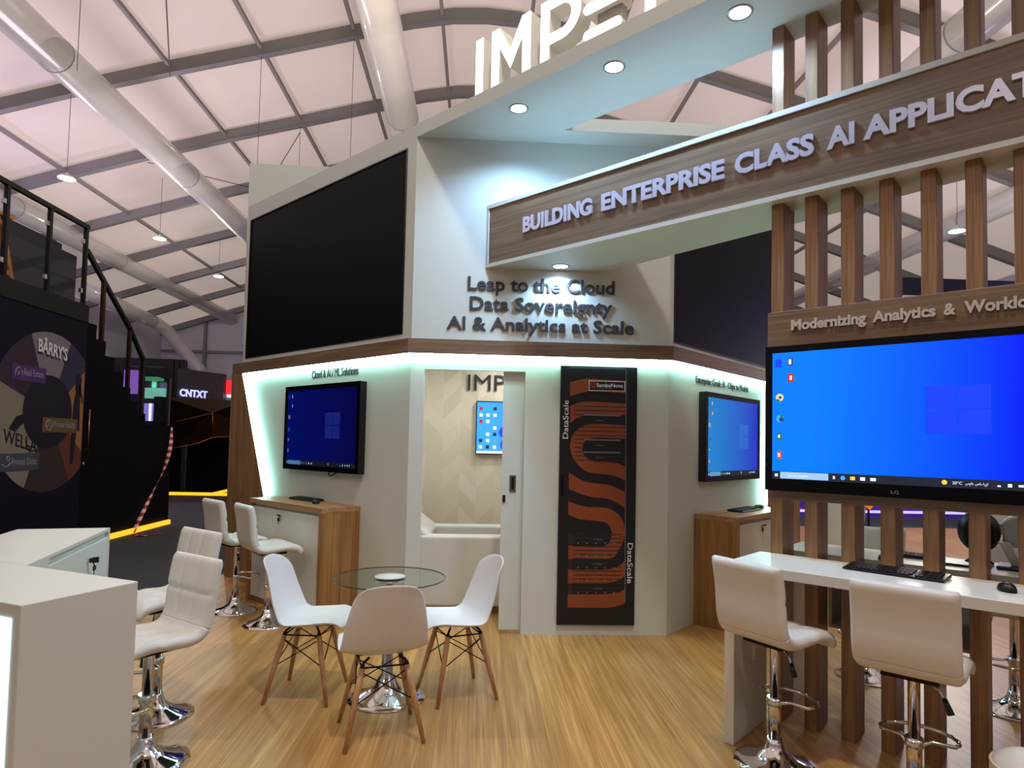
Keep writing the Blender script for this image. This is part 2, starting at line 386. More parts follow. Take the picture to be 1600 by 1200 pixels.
# ducts
def duct(pts, r, label, seams, n=24):
    d = Thing('air_duct', label, 'duct', base=pts[0], group='inflated air ducts')
    mb = MB(); mb.smooth = True; mb.tube(pts, r, n); d.part('sleeve', mb, DUCT)
    for i, (p, q) in enumerate(seams):
        mb = MB(); p = Vector(p); t = (Vector(q)-p).normalized(); mb.tube([p-t*.02, p+t*.02], r*1.012, n); d.part('seam_ring', mb, ALU)
    return d
duct([(-11.9, 6, 12.1), (-11.9, 14, 12.1), (-11.9, 26, 12.1), (-11.9, 52.3, 12.1)], .50, 'long pale inflated air duct running under the left roof slope', [((-11.9, y, 12.1), (-11.9, 50, 12.1)) for y in (10, 18, 26, 34)])
duct([(-2.6, 6, 11.9), (-2.6, 16, 11.9), (-2.6, 24, 11.9), (-2.6, 52.3, 11.9)], .50, 'pale inflated air duct hanging above the black video wall', [((-2.6, y, 11.9), (-2.6, 50, 11.9)) for y in (12, 20, 28)])
duct([(-19.9, 12, 11.2), (-19.9, 26, 11.2), (-19.9, 52.3, 11.2)], .46, 'pale inflated air duct low at the left behind the stair railing', [((-19.9, y, 11.2), (-19.9, 50, 11.2)) for y in (20, 28, 36)])
duct([(-22, 36, 9.7), (-22.7, 42, 9.75), (-23, 46.5, 9.7), (-22.6, 47.3, 9.3), (-20.6, 48.4, 6.6), (-20.4, 48.5, 6.3)], .45, 'pale air duct bending down in front of the far tent wall', [((-22.95, 45.9, 9.7), (-23, 47, 9.7))])
duct([(2.6, 6, 11.9), (2.6, 20, 11.9), (2.6, 52.3, 11.9)], .50, 'pale air duct seen through the gap in the white canopy', [((2.6, y, 11.9), (2.6, 50, 11.9)) for y in (12, 20, 28)])
duct([(11.9, 8, 12.1), (11.9, 20, 12.1), (11.9, 52.3, 12.1)], .50, 'pale air duct seen between the brown slats right of the tower', [((11.9, y, 12.1), (11.9, 50, 12.1)) for y in (15, 25)])
duct([(19.9, 12, 11.2), (19.9, 26, 11.2), (19.9, 52.3, 11.2)], .46, 'farthest right pale air duct seen between the brown slats', [((19.9, y, 11.2), (19.9, 50, 11.2)) for y in (25,)])

# hall pendants
def pendant(x, y, z, label, r=.27, power=HALL_W, col=(1, .93, .86), cable=True):
    t = Thing('pendant_lamp', label, 'lamp', base=(x, y, z), group='round hall pendants')
    mb = MB(); mb.lathe([(.05, z+.20), (.07, z+.14), (r*.75, z+.10), (r, z+.02), (r, z)], (x, y), 32, cap=False); t.part('shade', mb, WHITE)
    mb = MB(); mb.lathe([(r*.98, z-.002), (r*.6, z-.012), (.001, z-.018)], (x, y), 32, cap=False); t.part('diffuser', mb, PEND)
    mb = MB(); mb.tube([(x, y, z+.2), (x, y, zroof(x)+.22)], .009, 6); t.part('cable', mb, WIRE)
    light('pendant_light', 'POINT', (0, 0, -.12), power, col, .22, parent=t.o)
    return t
pendant(-14.3, 22.5, 10.4, 'round glowing pendant above the stair railing, nearest on the left')
pendant(-14.8, 30, 10.7, 'round glowing pendant on the left, second from the railing')
pendant(-15.1, 37.5, 10.9, 'round glowing pendant beside the video wall, farthest on the left')
pendant(15.6, 20, 8.9, 'round glowing pendant seen between the brown slats on the right', r=.24)
# unseen pendants: one set by the wall's shadow edge, others added to light the booth
pendant(.6, .9, 10.5, 'hall pendant high above the round glass table, out of the picture', power=1000)
for x, y in ((-14.3, 6), (-7, -6), (7, -5)):
    pendant(x, y, 10.4, 'added hall pendant overhead, out of the picture, lighting the booth', power=HALL_W*.7)
pendant(-21.5, 20, 9.0, 'small far pendant glimpsed through the stair glass', r=.2, power=200, col=(.8, .7, 1))
# bracing wires
for a, b, w in (((-11, 22.5, 14.2), (-7.2, 14, 13.3), 'a'), ((-14.2, 27.5, 13.2), (-11, 32.5, 14.1), 'b'), ((-7.9, 27.5, 14.8), (-11, 32.5, 14.1), 'c')):
    mb = MB(); mb.tube([a, b], .018, 6)
    solo('bracing_wire', {'a': 'thin slack wire under the nearer left roof bay', 'b': 'thin diagonal wire under the left roof bay by the duct', 'c': 'thin diagonal wire above the white rear panel'}[w], 'wire', mb, WIRE, base=a, group='roof bracing wires')
for x, y, z1, w in ((-11.0, 17.5, 11.4, 'first'), (-7.9, 22.5, 11.0, 'second'), (-4.7, 22.5, 11.2, 'third'), (-7.9, 27.5, 11.2, 'fourth')):
    mb = MB(); mb.tube([(x, y, zroof(x)-.1), (x, y, z1)], .009, 6)
    solo('hanging_wire', f'thin wire hanging from a rafter above the left of the booth, {w} from the front', 'wire', mb, WIRE, base=(x, y, z1), group='hanging roof wires')

# ================================================================== BOOTH TOWER
UL, UR = -4.269, 5.026
Z1, Z2, Z3 = 2.35, 2.475, 4.34
mb = MB()     # front (chamfer) wall, lower part with the doorway
mb.box(-.577, -.459, 5.46, 5.50, 0, Z2); mb.box(-.459, .40, 5.46, 5.50, 2.223, Z2); mb.box(.40, 1.647, 5.46, 5.50, 0, Z2)
struct('wall_front', mb, WALLW)
mb = MB(); mb.box(-.577, 1.647, 5.46, 5.50, Z2, 4.23); struct('wall_front.001', mb, WALLW)
mb = MB(); mb.box(-7.4, UL, 3.453, 3.50, 0, Z2); struct('wall_left.001', mb, WALLW, A)
mb = MB()
mb.box(-7.36, UL, 3.453, 3.50, Z2, 2.53); mb.box(-7.36, UL, 3.453, 3.50, 4.166, Z3); mb.box(-7.36, -7.29, 3.453, 3.50, 2.53, 4.166); mb.box(-4.39, UL, 3.453, 3.50, 2.53, 4.166)
struct('wall_left.002', mb, WALLW, A)
mb = MB(); mb.box(UR, 8.2, 2.696, 2.74, 0, Z2); struct('wall_right.001', mb, WALLW, B)
mb = MB()
mb.box(UR, 8.1, 2.696, 2.74, Z2, 2.52); mb.box(UR, 8.1, 2.696, 2.74, 4.166, Z3); mb.box(UR, 5.10, 2.696, 2.74, 2.52, 4.166); mb.box(8.0, 8.1, 2.696, 2.74, 2.52, 4.166)
struct('wall_right.002', mb, WALLW, B)
mb = MB(); mb.box(-2.9, 2.2, 8.0, 8.06, 2.75, 5.02); struct('wall_rear.001', mb, WALLW)
# meeting room shell
mb = MB(); mb.box(-2.66, 3.0, 7.9, 7.95, 0, 2.72); struct('wall_rear', mb, CHEV)
mb = MB(); mb.prism([(-.577, 5.5), (1.647, 5.5), (4.05, 7.9), (-2.60, 7.9), (-2.60, 7.56)], 2.72, 2.76); struct('ceiling.001', mb, WALLW)
for x, y in ((-1.1, 6.9), (-.1, 6.3), (.4, 7.3), (1.6, 6.8)):
    l = light('room_light', 'AREA', (x, y, 2.70), ROOM_W, (1, .97, .90), .09)

# video walls (dark LED panels)
def led(frame, x0, x1, y, z0, z1, label):
    t = Thing('video_wall', label, 'video wall', base=((x0+x1)/2, y, z0), rot=frame, group='black video walls')
    mb = MB(); mb.box(x0+.012, x1-.012, y+.004, y+.04, z0+.012, z1-.012); t.part('display', mb, LEDSCR)
    mb = MB()
    mb.box(x0, x1, y-.006, y+.03, z0, z0+.012); mb.box(x0, x1, y-.006, y+.03, z1-.012, z1); mb.box(x0, x0+.012, y-.006, y+.03, z0+.012, z1-.012); mb.box(x1-.012, x1, y-.006, y+.03, z0+.012, z1-.012)
    t.part('edge_frame', mb, BLACKP); return t
led(A, -7.29, -4.39, 3.453, 2.53, 4.166, 'large black video wall on the left face of the white tower')
led(B, 5.10, 8.0, 2.696, 2.52, 4.166, 'large black video wall on the right face, partly behind the slats')

# brown band with white cap and light strip
mb = MB(); mb.prism([(-.577, 5.46), (-.599, 5.407), (1.669, 5.407), (1.647, 5.46)], Z1, Z2); struct('trim_3', mb, WALNUT_X)
mb = MB(); mb.prism([(UL, 3.453), (UL+.022, 3.400), (-7.5, 3.400), (-7.5, 3.453)], Z1, Z2); struct('trim_4', mb, WALNUT_X, A)
mb = MB(); mb.prism([(UR, 2.696), (UR-.022, 2.643), (8.25, 2.643), (8.25, 2.696)], Z1, Z2); struct('trim_5', mb, WALNUT_X, B)
mb = MB(); mb.prism([(-7.5, 0), (-6.19, 0), (-7.237, Z1), (-7.5, Z1)], 3.394, 3.453, 'y'); struct('trim_6', mb, WALNUT_Z, A)
mb = MB(); mb.prism([(7.06, 0), (8.25, 0), (8.25, Z1), (7.34, Z1)], 2.637, 2.696, 'y'); struct('trim_7', mb, WALNUT_Z, B)
mb = MB(); mb.prism([(-6.19, 0), (-6.184, 0), (-7.231, Z1), (-7.237, Z1)], 3.413, 3.453, 'y'); struct('trim_8', mb, WALLW, A)
mb = MB(); mb.prism([(7.06, 0), (7.054, 0), (7.334, Z1), (7.34, Z1)], 2.657, 2.696, 'y'); struct('trim_9', mb, WALLW, B)
st = Thing('light_strip', 'glowing cool white light strip tucked under the brown band of the tower', 'light strip', base=(.5, 5.43, 2.34))
mb = MB(); mb.box(-.59, 1.66, 5.408, 5.422, 2.334, 2.349); st.part('strip', mb, LEDW)
st = Thing('light_strip', 'glowing light strip under the band and down the slanted left wooden fin', 'light strip', base=(-5.8, 3.43, 2.34), rot=A)
mb = MB(); mb.box(-7.22, UL, 3.401, 3.415, 2.334, 2.349); st.part('strip', mb, LEDW)
def slant_strip(x0, z0, x1, z1, ya, yb, t):
    mb = MB(); mb.prism([(x0, z0), (x0+t, z0), (x1+t, z1), (x1, z1)], ya, yb, 'y'); return mb
st.part('strip', slant_strip(-6.622, .99, -7.232, 2.345, 3.396, 3.412, .013), LEDW)
st = Thing('light_strip', 'glowing light strip under the band and down the right wooden fin', 'light strip', base=(6.2, 2.67, 2.34), rot=B)
mb = MB(); mb.box(UR, 7.33, 2.644, 2.658, 2.334, 2.349); st.part('strip', mb, LEDW)
st.part('strip', slant_strip(7.163, .99, 7.322, 2.345, 2.64, 2.656, .013), LEDW)

# sliding door
mb = MB(); mb.box(.217, 1.05, 5.505, 5.54, .03, 2.223); d1 = struct('door_1', mb, WALLW)
mb = MB(); mb.box(.285, .34, 5.497, 5.506, 1.195, 1.335); h = spart('pull_handle', mb, STEEL, d1)
mb = MB(); mb.box(.300, .325, 5.494, 5.499, 1.21, 1.32); spart('recess', mb, BLACKP, h)
mb = MB(); mb.box(.228, .252, 5.496, 5.506, 1.105, 1.165); spart('lock_plate', mb, BLACKP, d1)

# raised lettering on the tower
def letters(txt, x0, x1, z0, cap, y, depth, mat, label, rot=0.0, bold=.012, group=None, name='raised_lettering', **k):
    mb = text_mb(txt, x0, x1, z0, cap, y-depth, depth, bold, **k)
    return solo(name, label, 'lettering', mb, mat, base=((x0+x1)/2, y-depth/2, z0), rot=rot, group=group)
G = 'dark lettering on the tower front'
letters('Leap to the Cloud', -.110, 1.159, 2.912, .118, 5.46, .013, LETD, 'dark raised lettering, top line of three on the white tower front', group=G, bold=.018)
letters('Data Sovereignty', -.089, 1.139, 2.740, .118, 5.46, .013, LETD, 'dark raised lettering, middle line of three on the white tower front', group=G, bold=.018)
letters('AI & Analytics at Scale', -.281, 1.332, 2.570, .112, 5.46, .013, LETD, 'dark raised lettering, bottom line of three just above the brown band', group=G, bold=.018)
letters('Cloud & AI / ML Solutions', -5.825, -5.028, 2.220, .078, 3.453, .006, LETD, 'small dark lettering above the left wall monitor', rot=A, bold=0)
letters('Enterprise Grade AI - Chips to Models', 5.535, 6.76, 2.208, .062, 2.696, .006, LETD, 'small dark lettering above the right wall monitor', rot=B, bold=0)
letters('IMPETUS', -.13, 1.05, 2.255, .19, 7.9, .03, LETK, 'black lettering on the pale chevron wall inside the meeting room', bold=.0)

# rack poster panel on the tower front
rp = Thing('display_panel', 'tall black printed panel with orange winding bands on the tower front', 'panel', base=(1.03, 5.46, .09))
PX0, PX1, PZ0, PZ1 = .702, 1.364, .090, 2.283
mb = MB(); mb.box(PX0, PX1, 5.435, 5.459, PZ0, PZ1); bevel(rp.part('board', mb, POSTBK), .004)
def pc(x, y, part):       # poster sketch units -> panel coordinates
    yy = y if part == 1 else y+1145
    t = (yy-62)/(2265-62)
    xl = 90-40*t; xr = 732-16*t
    return PX0+(PX1-PX0)*(x-xl)/(xr-xl), PZ1-(PZ1-PZ0)*t
def smoothline(p, k=6):
    out = []
    for i in range(len(p)-1):
        p0 = p[max(i-1, 0)]; p1 = p[i]; p2 = p[i+1]; p3 = p[min(i+2, len(p)-1)]
        for j in range(k):
            t = j/k
            out.append(tuple(.5*((2*p1[a])+(-p0[a]+p2[a])*t+(2*p0[a]-5*p1[a]+4*p2[a]-p3[a])*t*t+(-p0[a]+3*p1[a]-3*p2[a]+p3[a])*t**3) for a in (0, 1)))
    return out+[p[-1]]
def ribbon(mb, e1, e2, part):
    a = smoothline(e1); b = smoothline(e2); n = 40
    def samp(l, t): f = t*(len(l)-1); i = min(int(f), len(l)-2); g = f-i; return (l[i][0]*(1-g)+l[i+1][0]*g, l[i][1]*(1-g)+l[i+1][1]*g)
    for i in range(n):
        q = [samp(a, i/n), samp(a, (i+1)/n), samp(b, (i+1)/n), samp(b, i/n)]
        mb.quad(*[(lambda p: (p[0], 5.4335, p[1]))(pc(x, y, part)) for x, y in q])
mb = MB()
ribbon(mb, [(165, 205), (300, 172), (450, 175), (640, 180)], [(165, 325), (300, 285), (450, 280), (640, 292)], 1)
ribbon(mb, [(165, 412), (270, 372), (450, 370), (640, 378)], [(165, 560), (215, 520), (330, 480), (640, 484)], 1)
ribbon(mb, [(640, 565), (330, 562), (210, 630), (165, 745), (200, 870), (300, 965), (420, 985), (540, 1000), (640, 1042)], [(640, 682), (380, 676), (295, 705), (268, 775), (295, 840), (370, 880), (450, 882), (560, 892), (640, 922)], 1)
ribbon(mb, [(155, 980), (300, 1055), (500, 1080), (640, 1142)], [(155, 1120), (330, 1180), (500, 1200), (635, 1275)], 1)
ribbon(mb, [(150, 80), (300, 122), (480, 130), (590, 200), (632, 330), (590, 470), (510, 555), (330, 562), (150, 565)], [(150, 190), (250, 228), (420, 243), (490, 272), (522, 345), (500, 420), (450, 452), (330, 455), (150, 452)], 2)
ribbon(mb, [(148, 655), (330, 655), (490, 650), (590, 612), (630, 570)], [(148, 770), (330, 770), (480, 765), (590, 735), (630, 700)], 2)
ribbon(mb, [(145, 862), (400, 860), (540, 850), (630, 820)], [(145, 972), (400, 974), (520, 968), (630, 938)], 2)
rp.part('orange_band', mb, POSTOR)
mb = MB()
def prect(x0, x1, y0, y1, part, dy=.0005): 
    mb.quad(*[(p[0], 5.4335-dy, p[1]) for p in (pc(x0, y0, part), pc(x1, y0, part), pc(x1, y1, part), pc(x0, y1, part))])
for i in range(14):
    y = 405+i*35.5; mb.m = 0; prect(205, 630, y, y+8, 1)
    if i in (2, 8, 11): mb.m = 2; prect(280, 590, y-2, y+14, 1, .0008)
    elif i % 3 == 0: mb.m = 1; prect(380, 450, y+14, y+20, 1, .0008)
for i in range(15):
    y = 350+i*34.5; mb.m = 0; prect(190, 605, y, y+8, 2)
    if i % 3 == 2:
        for j in range(5): mb.m = 3; prect(228+j*77, 236+j*77, y+8, y+16, 2, .0008)
    if i % 3 == 1: mb.m = 1; prect(360, 440, y+12, y+18, 2, .0008)
mb.m = 1; prect(632, 640, 75, 1140, 1); prect(160, 640, 75, 80, 1); prect(630, 638, 0, 930, 2)
mb.m = 0; prect(150, 190, 350, 440, 2, .0008); prect(150, 180, 565, 650, 2, .0008); prect(150, 180, 770, 858, 2, .0008)
rp.part('rack_print', mb, [POSTDK, POSTGR, POSTGR, INKG])
mb = MB(); mb.m = 0; prect(322, 628, 186, 274, 1, .001); mb.m = 1; prect(328, 622, 192, 268, 1, .0014)
mb.m = 2; prect(338, 378, 200, 250, 1, .0018)
mb.m = 1
for k in range(3): prect(345, 370, 208+k*13, 213+k*13, 1, .0022)
x0, z0 = pc(386, 240, 1); x1, z1 = pc(608, 208, 1)
nb = rp.part('name_plate', mb, [INKW, POSTBK, POSTOR])
rp.part('plate_lettering', text_mb('SambaNova', x0, x1, z0, z1-z0, 5.4305, .001, .01), INKW, parent=nb)
x0, z0 = pc(392, 256, 1); x1, z1 = pc(520, 246, 1)
rp.part('plate_lettering', text_mb('SYSTEMS', x0, x1, z0, (z1-z0)*.8, 5.4305, .001, spacing=1.6), INKG, parent=nb)
def vtext(txt, x, z0, z1, capw, up, y=5.4335):
    t = text_mb(txt, 0, abs(z1-z0), 0, capw, 0, .001, .004)
    t.v = [((x-v[2]) if up else (x+v[2]), y-.001+v[1], (z0+v[0]) if up else (z1-v[0])) for v in t.v]; return t
x, zb = pc(147, 690, 1); _, zt = pc(147, 362, 1); rp.part('side_lettering', vtext('DataScale', x, zb, zt, .045, True), INKW)
x, zt = pc(655, 425, 2); _, zb = pc(655, 765, 2); rp.part('side_lettering', vtext('DataScale', x, zb, zt, .045, False), INKW)
mb = MB(); mb.box(.722, .738, 5.425, 5.437, 1.17, 1.35); rp.part('handle', mb, BLACKG)

# ================================================================== CANOPY AND SIGN BEAM
cn = Thing('canopy', 'white overhead canopy frame with recessed lamps reaching out from the tower top', 'canopy', base=(-.577, 5.46, 4.23))
def uv(u, v): return ((u+v)/sqrt(2), (v-u)/sqrt(2))
mb = MB(); mb.prism([(-.577, 5.46), uv(3.2, 3.453), uv(3.2, 4.165), uv(-3.22, 4.165), (4.6, 5.20), (4.6, 5.46)], 4.23, 4.338); cn.part('frame', mb, WALLW)
mb = MB(); mb.prism([(UL+.004, 3.450), (3.2, 3.450), (3.2, 3.447), (UL+.004, 3.447)], 4.226, 4.34)
v0 = mb.v; mb.v = [(*uv(p[0], p[1]), p[2]) for p in v0]; cn.part('fascia', mb, WALLW)

def downlight(u, v, z, label, power=DOWN_W, r=.062):
    t = Thing('downlight', label, 'lamp', base=(u, v, z), rot=A, group='recessed booth downlights')
    mb = MB(); mb.lathe([(r*1.0, z-.004), (r*1.18, z-.007), (r*1.25, z)], (u, v), 32, cap=False); t.part('rim', mb, STEEL)
    mb = MB(); mb.lathe([(r, z-.003), (.001, z-.004)], (u, v), 32, cap=False); t.part('diffuser', mb, DISC)
    light('downlight_light', 'SPOT', (0, 0, -.03), power, (.42, .67, 1), .05, parent=t.o, spot_size=radians(152), spot_blend=.6)
    return t
downlight(-3.286, 3.66, 4.23, 'recessed round downlight nearest the tower, under the white canopy')
downlight(-2.413, 3.67, 4.23, 'recessed round downlight in the middle of the white canopy')
downlight(-1.528, 3.68, 4.23, 'recessed round downlight nearest the viewer under the white canopy')
downlight(-3.295, 4.242, 3.11, 'recessed round downlight under the brown sign beam', power=DOWN_W*.5)

# illuminated channel letters on the canopy edge
def chan(ch, polys, label, holes=False, glit=None):
    t = Thing('illuminated_letter', label, 'letter', base=(polys[0][0][0], 3.453, 4.34), rot=A, group='lit letters on the canopy edge')
    D = .13
    mb = MB()
    for p in polys: mb.prism(p, 3.462, 3.462+D, 'y')
    t.part('return', mb, LETR)
    mb = MB()
    for p in polys: mb.prism(p, 3.456, 3.462, 'y')
    t.part('lit_face', mb, LETE)
    return t
ZB, ZT = 4.341, 4.785
chan('I', [[(-3.568, ZB), (-3.492, ZB), (-3.492, ZT), (-3.568, ZT)]], 'lit white letter I, first of the sign on the canopy edge')
chan('M', [[(-3.395, ZB), (-3.318, ZB), (-3.318, 4.64), (-3.395, ZT)],
           [(-3.395, ZT), (-3.318, 4.64), (-3.200, 4.43), (-3.200, 4.575), (-3.315, ZT)],
           [(-3.200, 4.575), (-3.200, 4.43), (-3.080, 4.64), (-3.004, ZT), (-3.085, ZT)],
           [(-3.080, ZB), (-3.004, ZB), (-3.004, ZT), (-3.080, 4.64)]], 'lit white letter M, second of the sign on the canopy edge')
def arcpoly(cx, cz, r0, r1, a0, a1, n=14):
    o = [(cx+r1*cos(radians(a0+(a1-a0)*i/n)), cz+r1*sin(radians(a0+(a1-a0)*i/n))) for i in range(n+1)]
    return o+[(cx+r0*cos(radians(a1+(a0-a1)*i/n)), cz+r0*sin(radians(a1+(a0-a1)*i/n))) for i in range(n+1)]
chan('P', [[(-2.905, ZB), (-2.828, ZB), (-2.828, ZT), (-2.905, ZT)], [(-2.828, ZT-.075), (-2.72, ZT-.075), (-2.72, ZT), (-2.828, ZT)],
           [(-2.828, 4.455), (-2.72, 4.455), (-2.72, 4.53), (-2.828, 4.53)]] + [arcpoly(-2.72, 4.62, .09, .165, -90, 90, 16)], 'lit white letter P, third of the sign on the canopy edge')
def pill(x0, x1, z0, z1, n=8):
    r = (z1-z0)/2; zc = (z0+z1)/2
    return [(x1-r+r*sin(pi*i/n), zc-r*cos(pi*i/n)) for i in range(n+1)] + [(x0+r-r*sin(pi*i/n), zc+r*cos(pi*i/n)) for i in range(n+1)]
e = chan('E', [pill(-2.528, -2.222, 4.341, 4.415), pill(-2.528, -2.222, 4.525, 4.60), pill(-2.528, -2.222, 4.71, 4.785)], 'lit letter made of three rounded bars, fourth of the sign on the canopy edge')
GLIT = pbr('silver_glitter', (190, 180, 165), .35, .6, bump=1.0, bscale=160, vary=.4, vscale=120)
mb = MB(); mb.box(-2.44, -2.25, 3.50, 3.57, 4.40, 4.73)
o = spart('glitter_backing', mb, GLIT, e.o, base=e.base)
chan('T', [[(-2.049, ZB), (-1.975, ZB), (-1.975, ZT-.072), (-2.049, ZT-.072)], [(-2.17, ZT-.072), (-1.85, ZT-.072), (-1.85, ZT), (-2.17, ZT)]], 'lit white letter T, fifth of the sign on the canopy edge')

# sign beam
sb = Thing('sign_beam', 'long brown wooden sign beam with silver capital letters projecting from the tower', 'sign', base=(-3.82, 3.9, 3.11), rot=A)
U1 = 1.2
mb = MB(); mb.box(-3.815, U1, 3.897, 3.93, 3.136, 3.62); sb.part('wood_panel', mb, WALNUT_X)
mb = MB()
mb.box(-3.828, U1, 3.884, 3.93, 3.618, 3.65); mb.box(-3.828, U1, 3.884, 3.93, 3.108, 3.138); mb.box(-3.828, -3.808, 3.886, 3.93, 3.138, 3.618)
sb.part('edge_trim', mb, WHITE)
mb = MB(); mb.prism([(-3.80, 3.93), (U1, 3.93), (U1, 4.13), (-.25, 4.2), (-1.615, 4.412), (-3.11, 4.63)], 3.11, 3.13)
mb.prism([(-3.80, 3.93), (U1, 3.93), (U1, 4.13), (-.25, 4.2), (-1.615, 4.412), (-3.11, 4.63)], 3.63, 3.65)
mb.prism([(U1, 4.11), (-.25, 4.18), (-1.615, 4.392), (-3.11, 4.61), (-3.11, 4.63), (-1.615, 4.412), (-.25, 4.2), (U1, 4.13)], 3.13, 3.63)
sb.part('casing', mb, WALLW)
# widths follow the photo word by word
ZL = 3.327; CP = .128
mb = MB()
for w, a, b in (('BUILDING', -3.413, -2.735), ('ENTERPRISE', -2.648, -1.708), ('CLASS', -1.640, -1.165), ('AI', -1.098, -.952), ('APPLICATIONS', -.908, .25)):
    text_mb(w, a, b, ZL, CP, 3.880, .017, .042, mb=mb)
sb.part('lettering', mb, LETS)

# slat posts of the partition
for k in range(10):
    u = -1.434+.1965*k
    for lo, hi, tier in ((0.0, 3.108, 'lower'), (3.652, 4.228, 'upper')):
        mb = MB(); mb.box(u-.002, u+.070, 3.957, 4.155, lo, hi)
        nth = ['first', 'second', 'third', 'fourth', 'fifth', 'sixth', 'seventh', 'eighth', 'ninth', 'tenth'][k]
        lab = (f'tall brown slat post from floor to sign beam, {nth} from the left' if tier == 'lower' else f'short brown slat post between sign beam and canopy, {nth} from the left')
        o = solo('slat_post', lab, 'post', mb, WALNUT_Z, base=(u+.034, 4.056, lo), rot=A, group=f'{tier} slat posts'); bevel(o, .003, 1)
mb = MB(); mb.box(-1.43, .42, 4.04, 4.10, .93, 1.0)
# mounting board
bd = Thing('mounting_board', 'brown wooden board with pale lettering carrying the big monitor across the slats', 'board', base=(-.7, 3.93, 1.30), rot=A)
mb = MB(); mb.box(-1.447, .30, 3.930, 3.956, 1.305, 2.433); bevel(bd.part('panel', mb, WALNUT_X), .003, 1)
mb = MB()
for w, a, b in (('Modernizing', -1.305, -.905), ('Analytics', -.873, -.580), ('&', -.545, -.492), ('Workloads', -.458, -.10)):
    text_mb(w, a, b, 2.310, .062, 3.916, .014, .036, mb=mb)
bd.part('lettering', mb, LETW)

# ================================================================== MONITORS
WIN = [emit('icon_'+n, c, 1.0) for n, c in (('white', (235, 240, 245)), ('task', (14, 26, 46)), ('search', (150, 190, 228)), ('word', (24, 60, 150)), ('red', (190, 20, 30)), ('green', (20, 110, 70)), ('orange', (200, 70, 40)), ('yellow', (240, 200, 60)), ('sky', (60, 170, 240)), ('pane', (0, 58, 252)))]
def monitor(frame, x0, x1, y, z0, z1, bez, label, scr, thick=.07, dim=1.0, icons=True, group='wall monitors', chin=None, mount=.0):
    t = Thing('monitor', label, 'monitor', base=((x0+x1)/2, y+thick, z0), rot=frame, group=group)
    chin = chin or bez
    mb = MB(); mb.box(x0, x1, y+.004, y+thick, z0, z1); bevel(t.part('housing', mb, BLACKP), .008)
    mb = MB(); mb.box(x0, x1, y-.004, y+.006, z0, z0+chin); mb.box(x0, x1, y-.004, y+.006, z1-bez, z1); mb.box(x0, x0+bez, y-.004, y+.006, z0+chin, z1-bez); mb.box(x1-bez, x1, y-.004, y+.006, z0+chin, z1-bez)
    t.part('bezel', mb, BLACKG)
    sx0, sx1, sz0, sz1 = x0+bez, x1-bez, z0+chin, z1-bez; W = sx1-sx0; H = sz1-sz0
    mb = MB(); mb.quad((sx0, y+.001, sz0), (sx1, y+.001, sz0), (sx1, y+.001, sz1), (sx0, y+.001, sz1))
    s_ = t.part('screen', mb, scr)
    if mount:
        mb = MB(); mb.box((x0+x1)/2-.2, (x0+x1)/2+.2, y+thick, y+thick+mount, (z0+z1)/2-.15, (z0+z1)/2+.15); t.part('bracket', mb, BLACKM)
    return t, (sx0, sx1, sz0, sz1, y)
def desktop(t, s, mats, cols, big=False):
    x0, x1, z0, z1, y = s; W = x1-x0; H = z1-z0; yy = y-.0005
    mb = MB()
    def R(a, b, c, d, m, k=0): mb.m = m; mb.quad((x0+a*W, yy-k*.0003, z0+c*H), (x0+b*W, yy-k*.0003, z0+c*H), (x0+b*W, yy-k*.0003, z0+d*H), (x0+a*W, yy-k*.0003, z0+d*H))
    def Dsc(a, c, r, m, k=0): mb.m = m; mb.disc((x0+a*W, yy-k*.0003, z0+c*H), r*H, 'y', 16)
    R(0, 1, 0, .062, 1); R(.035, .232, .006, .058, 2, 1)
    for i in range(2):
        for j in range(2): R(.012+i*.007, .018+i*.007, .02+j*.012, .030+j*.012, 0, 1)
    R(.25, .258, .02, .042, 0, 1); Dsc(.288, .031, .016, 8, 1); R(.316, .334, .018, .044, 7, 1); R(.353, .371, .018, .042, 0, 1); R(.39, .41, .018, .040, 0, 1)
    Dsc(.64, .034, .016, 7, 1)
    R(.80, .81, .02, .03, 0, 1); R(.83, .842, .02, .042, 0, 1); R(.86, .876, .024, .038, 0, 1); R(.893, .905, .02, .042, 0, 1); R(.92, .93, .02, .042, 0, 1)
    iz = [.93, .80, .655, .50, .345, .19]
    R(.012, .04, .885, .95, 9); R(.066, .088, .895, .955, 3); R(.070, .081, .905, .945, 0, 1)
    R(.066, .092, .765, .83, 4); R(.074, .084, .78, .815, 0, 1)
    Dsc(.032, .645, .03, 7); Dsc(.034, .645, .018, 0, 1); Dsc(.034, .645, .013, 3, 2); R(.018, .032, .615, .632, 5, 1)
    Dsc(.035, .475, .03, 8); Dsc(.04, .47, .02, 3, 1); R(.034, .046, .485, .505, 5, 2)
    R(.022, .042, .31, .365, 5); R(.026, .034, .325, .35, 0, 1); R(.022, .042, .16, .22, 6); R(.026, .034, .175, .205, 0, 1)
    # faint window shape on the wallpaper
    for i in range(2):
        for j in range(2): R(.58+i*.105, .68+i*.105, .36+j*.17, .52+j*.17, 9)
    o = t.part('desktop_picture', mb, mats)
    if big:
        nb = text_mb('Type here to search', x0+.065*W, x0+.15*W, z0+.022*H, .018*H, yy-.0006, .0002); mb2 = nb
        text_mb('20\u00b0C', x0+.665*W, x0+.695*W, z0+.024*H, .018*H, yy-.0006, .0002, mb=mb2)
        text_mb('\u0633\u0645\u0627\u0621 \u0635\u0627\u0641\u064a\u0629', x0+.705*W, x0+.775*W, z0+.026*H, .016*H, yy-.0006, .0002, mb=mb2)
        t.part('taskbar_lettering', mb2, WIN[0])
SCR1 = screen_mat('screen_bright_blue', (0, 128, 255), (0, 18, 250), 'X', -.45, .55, .84)
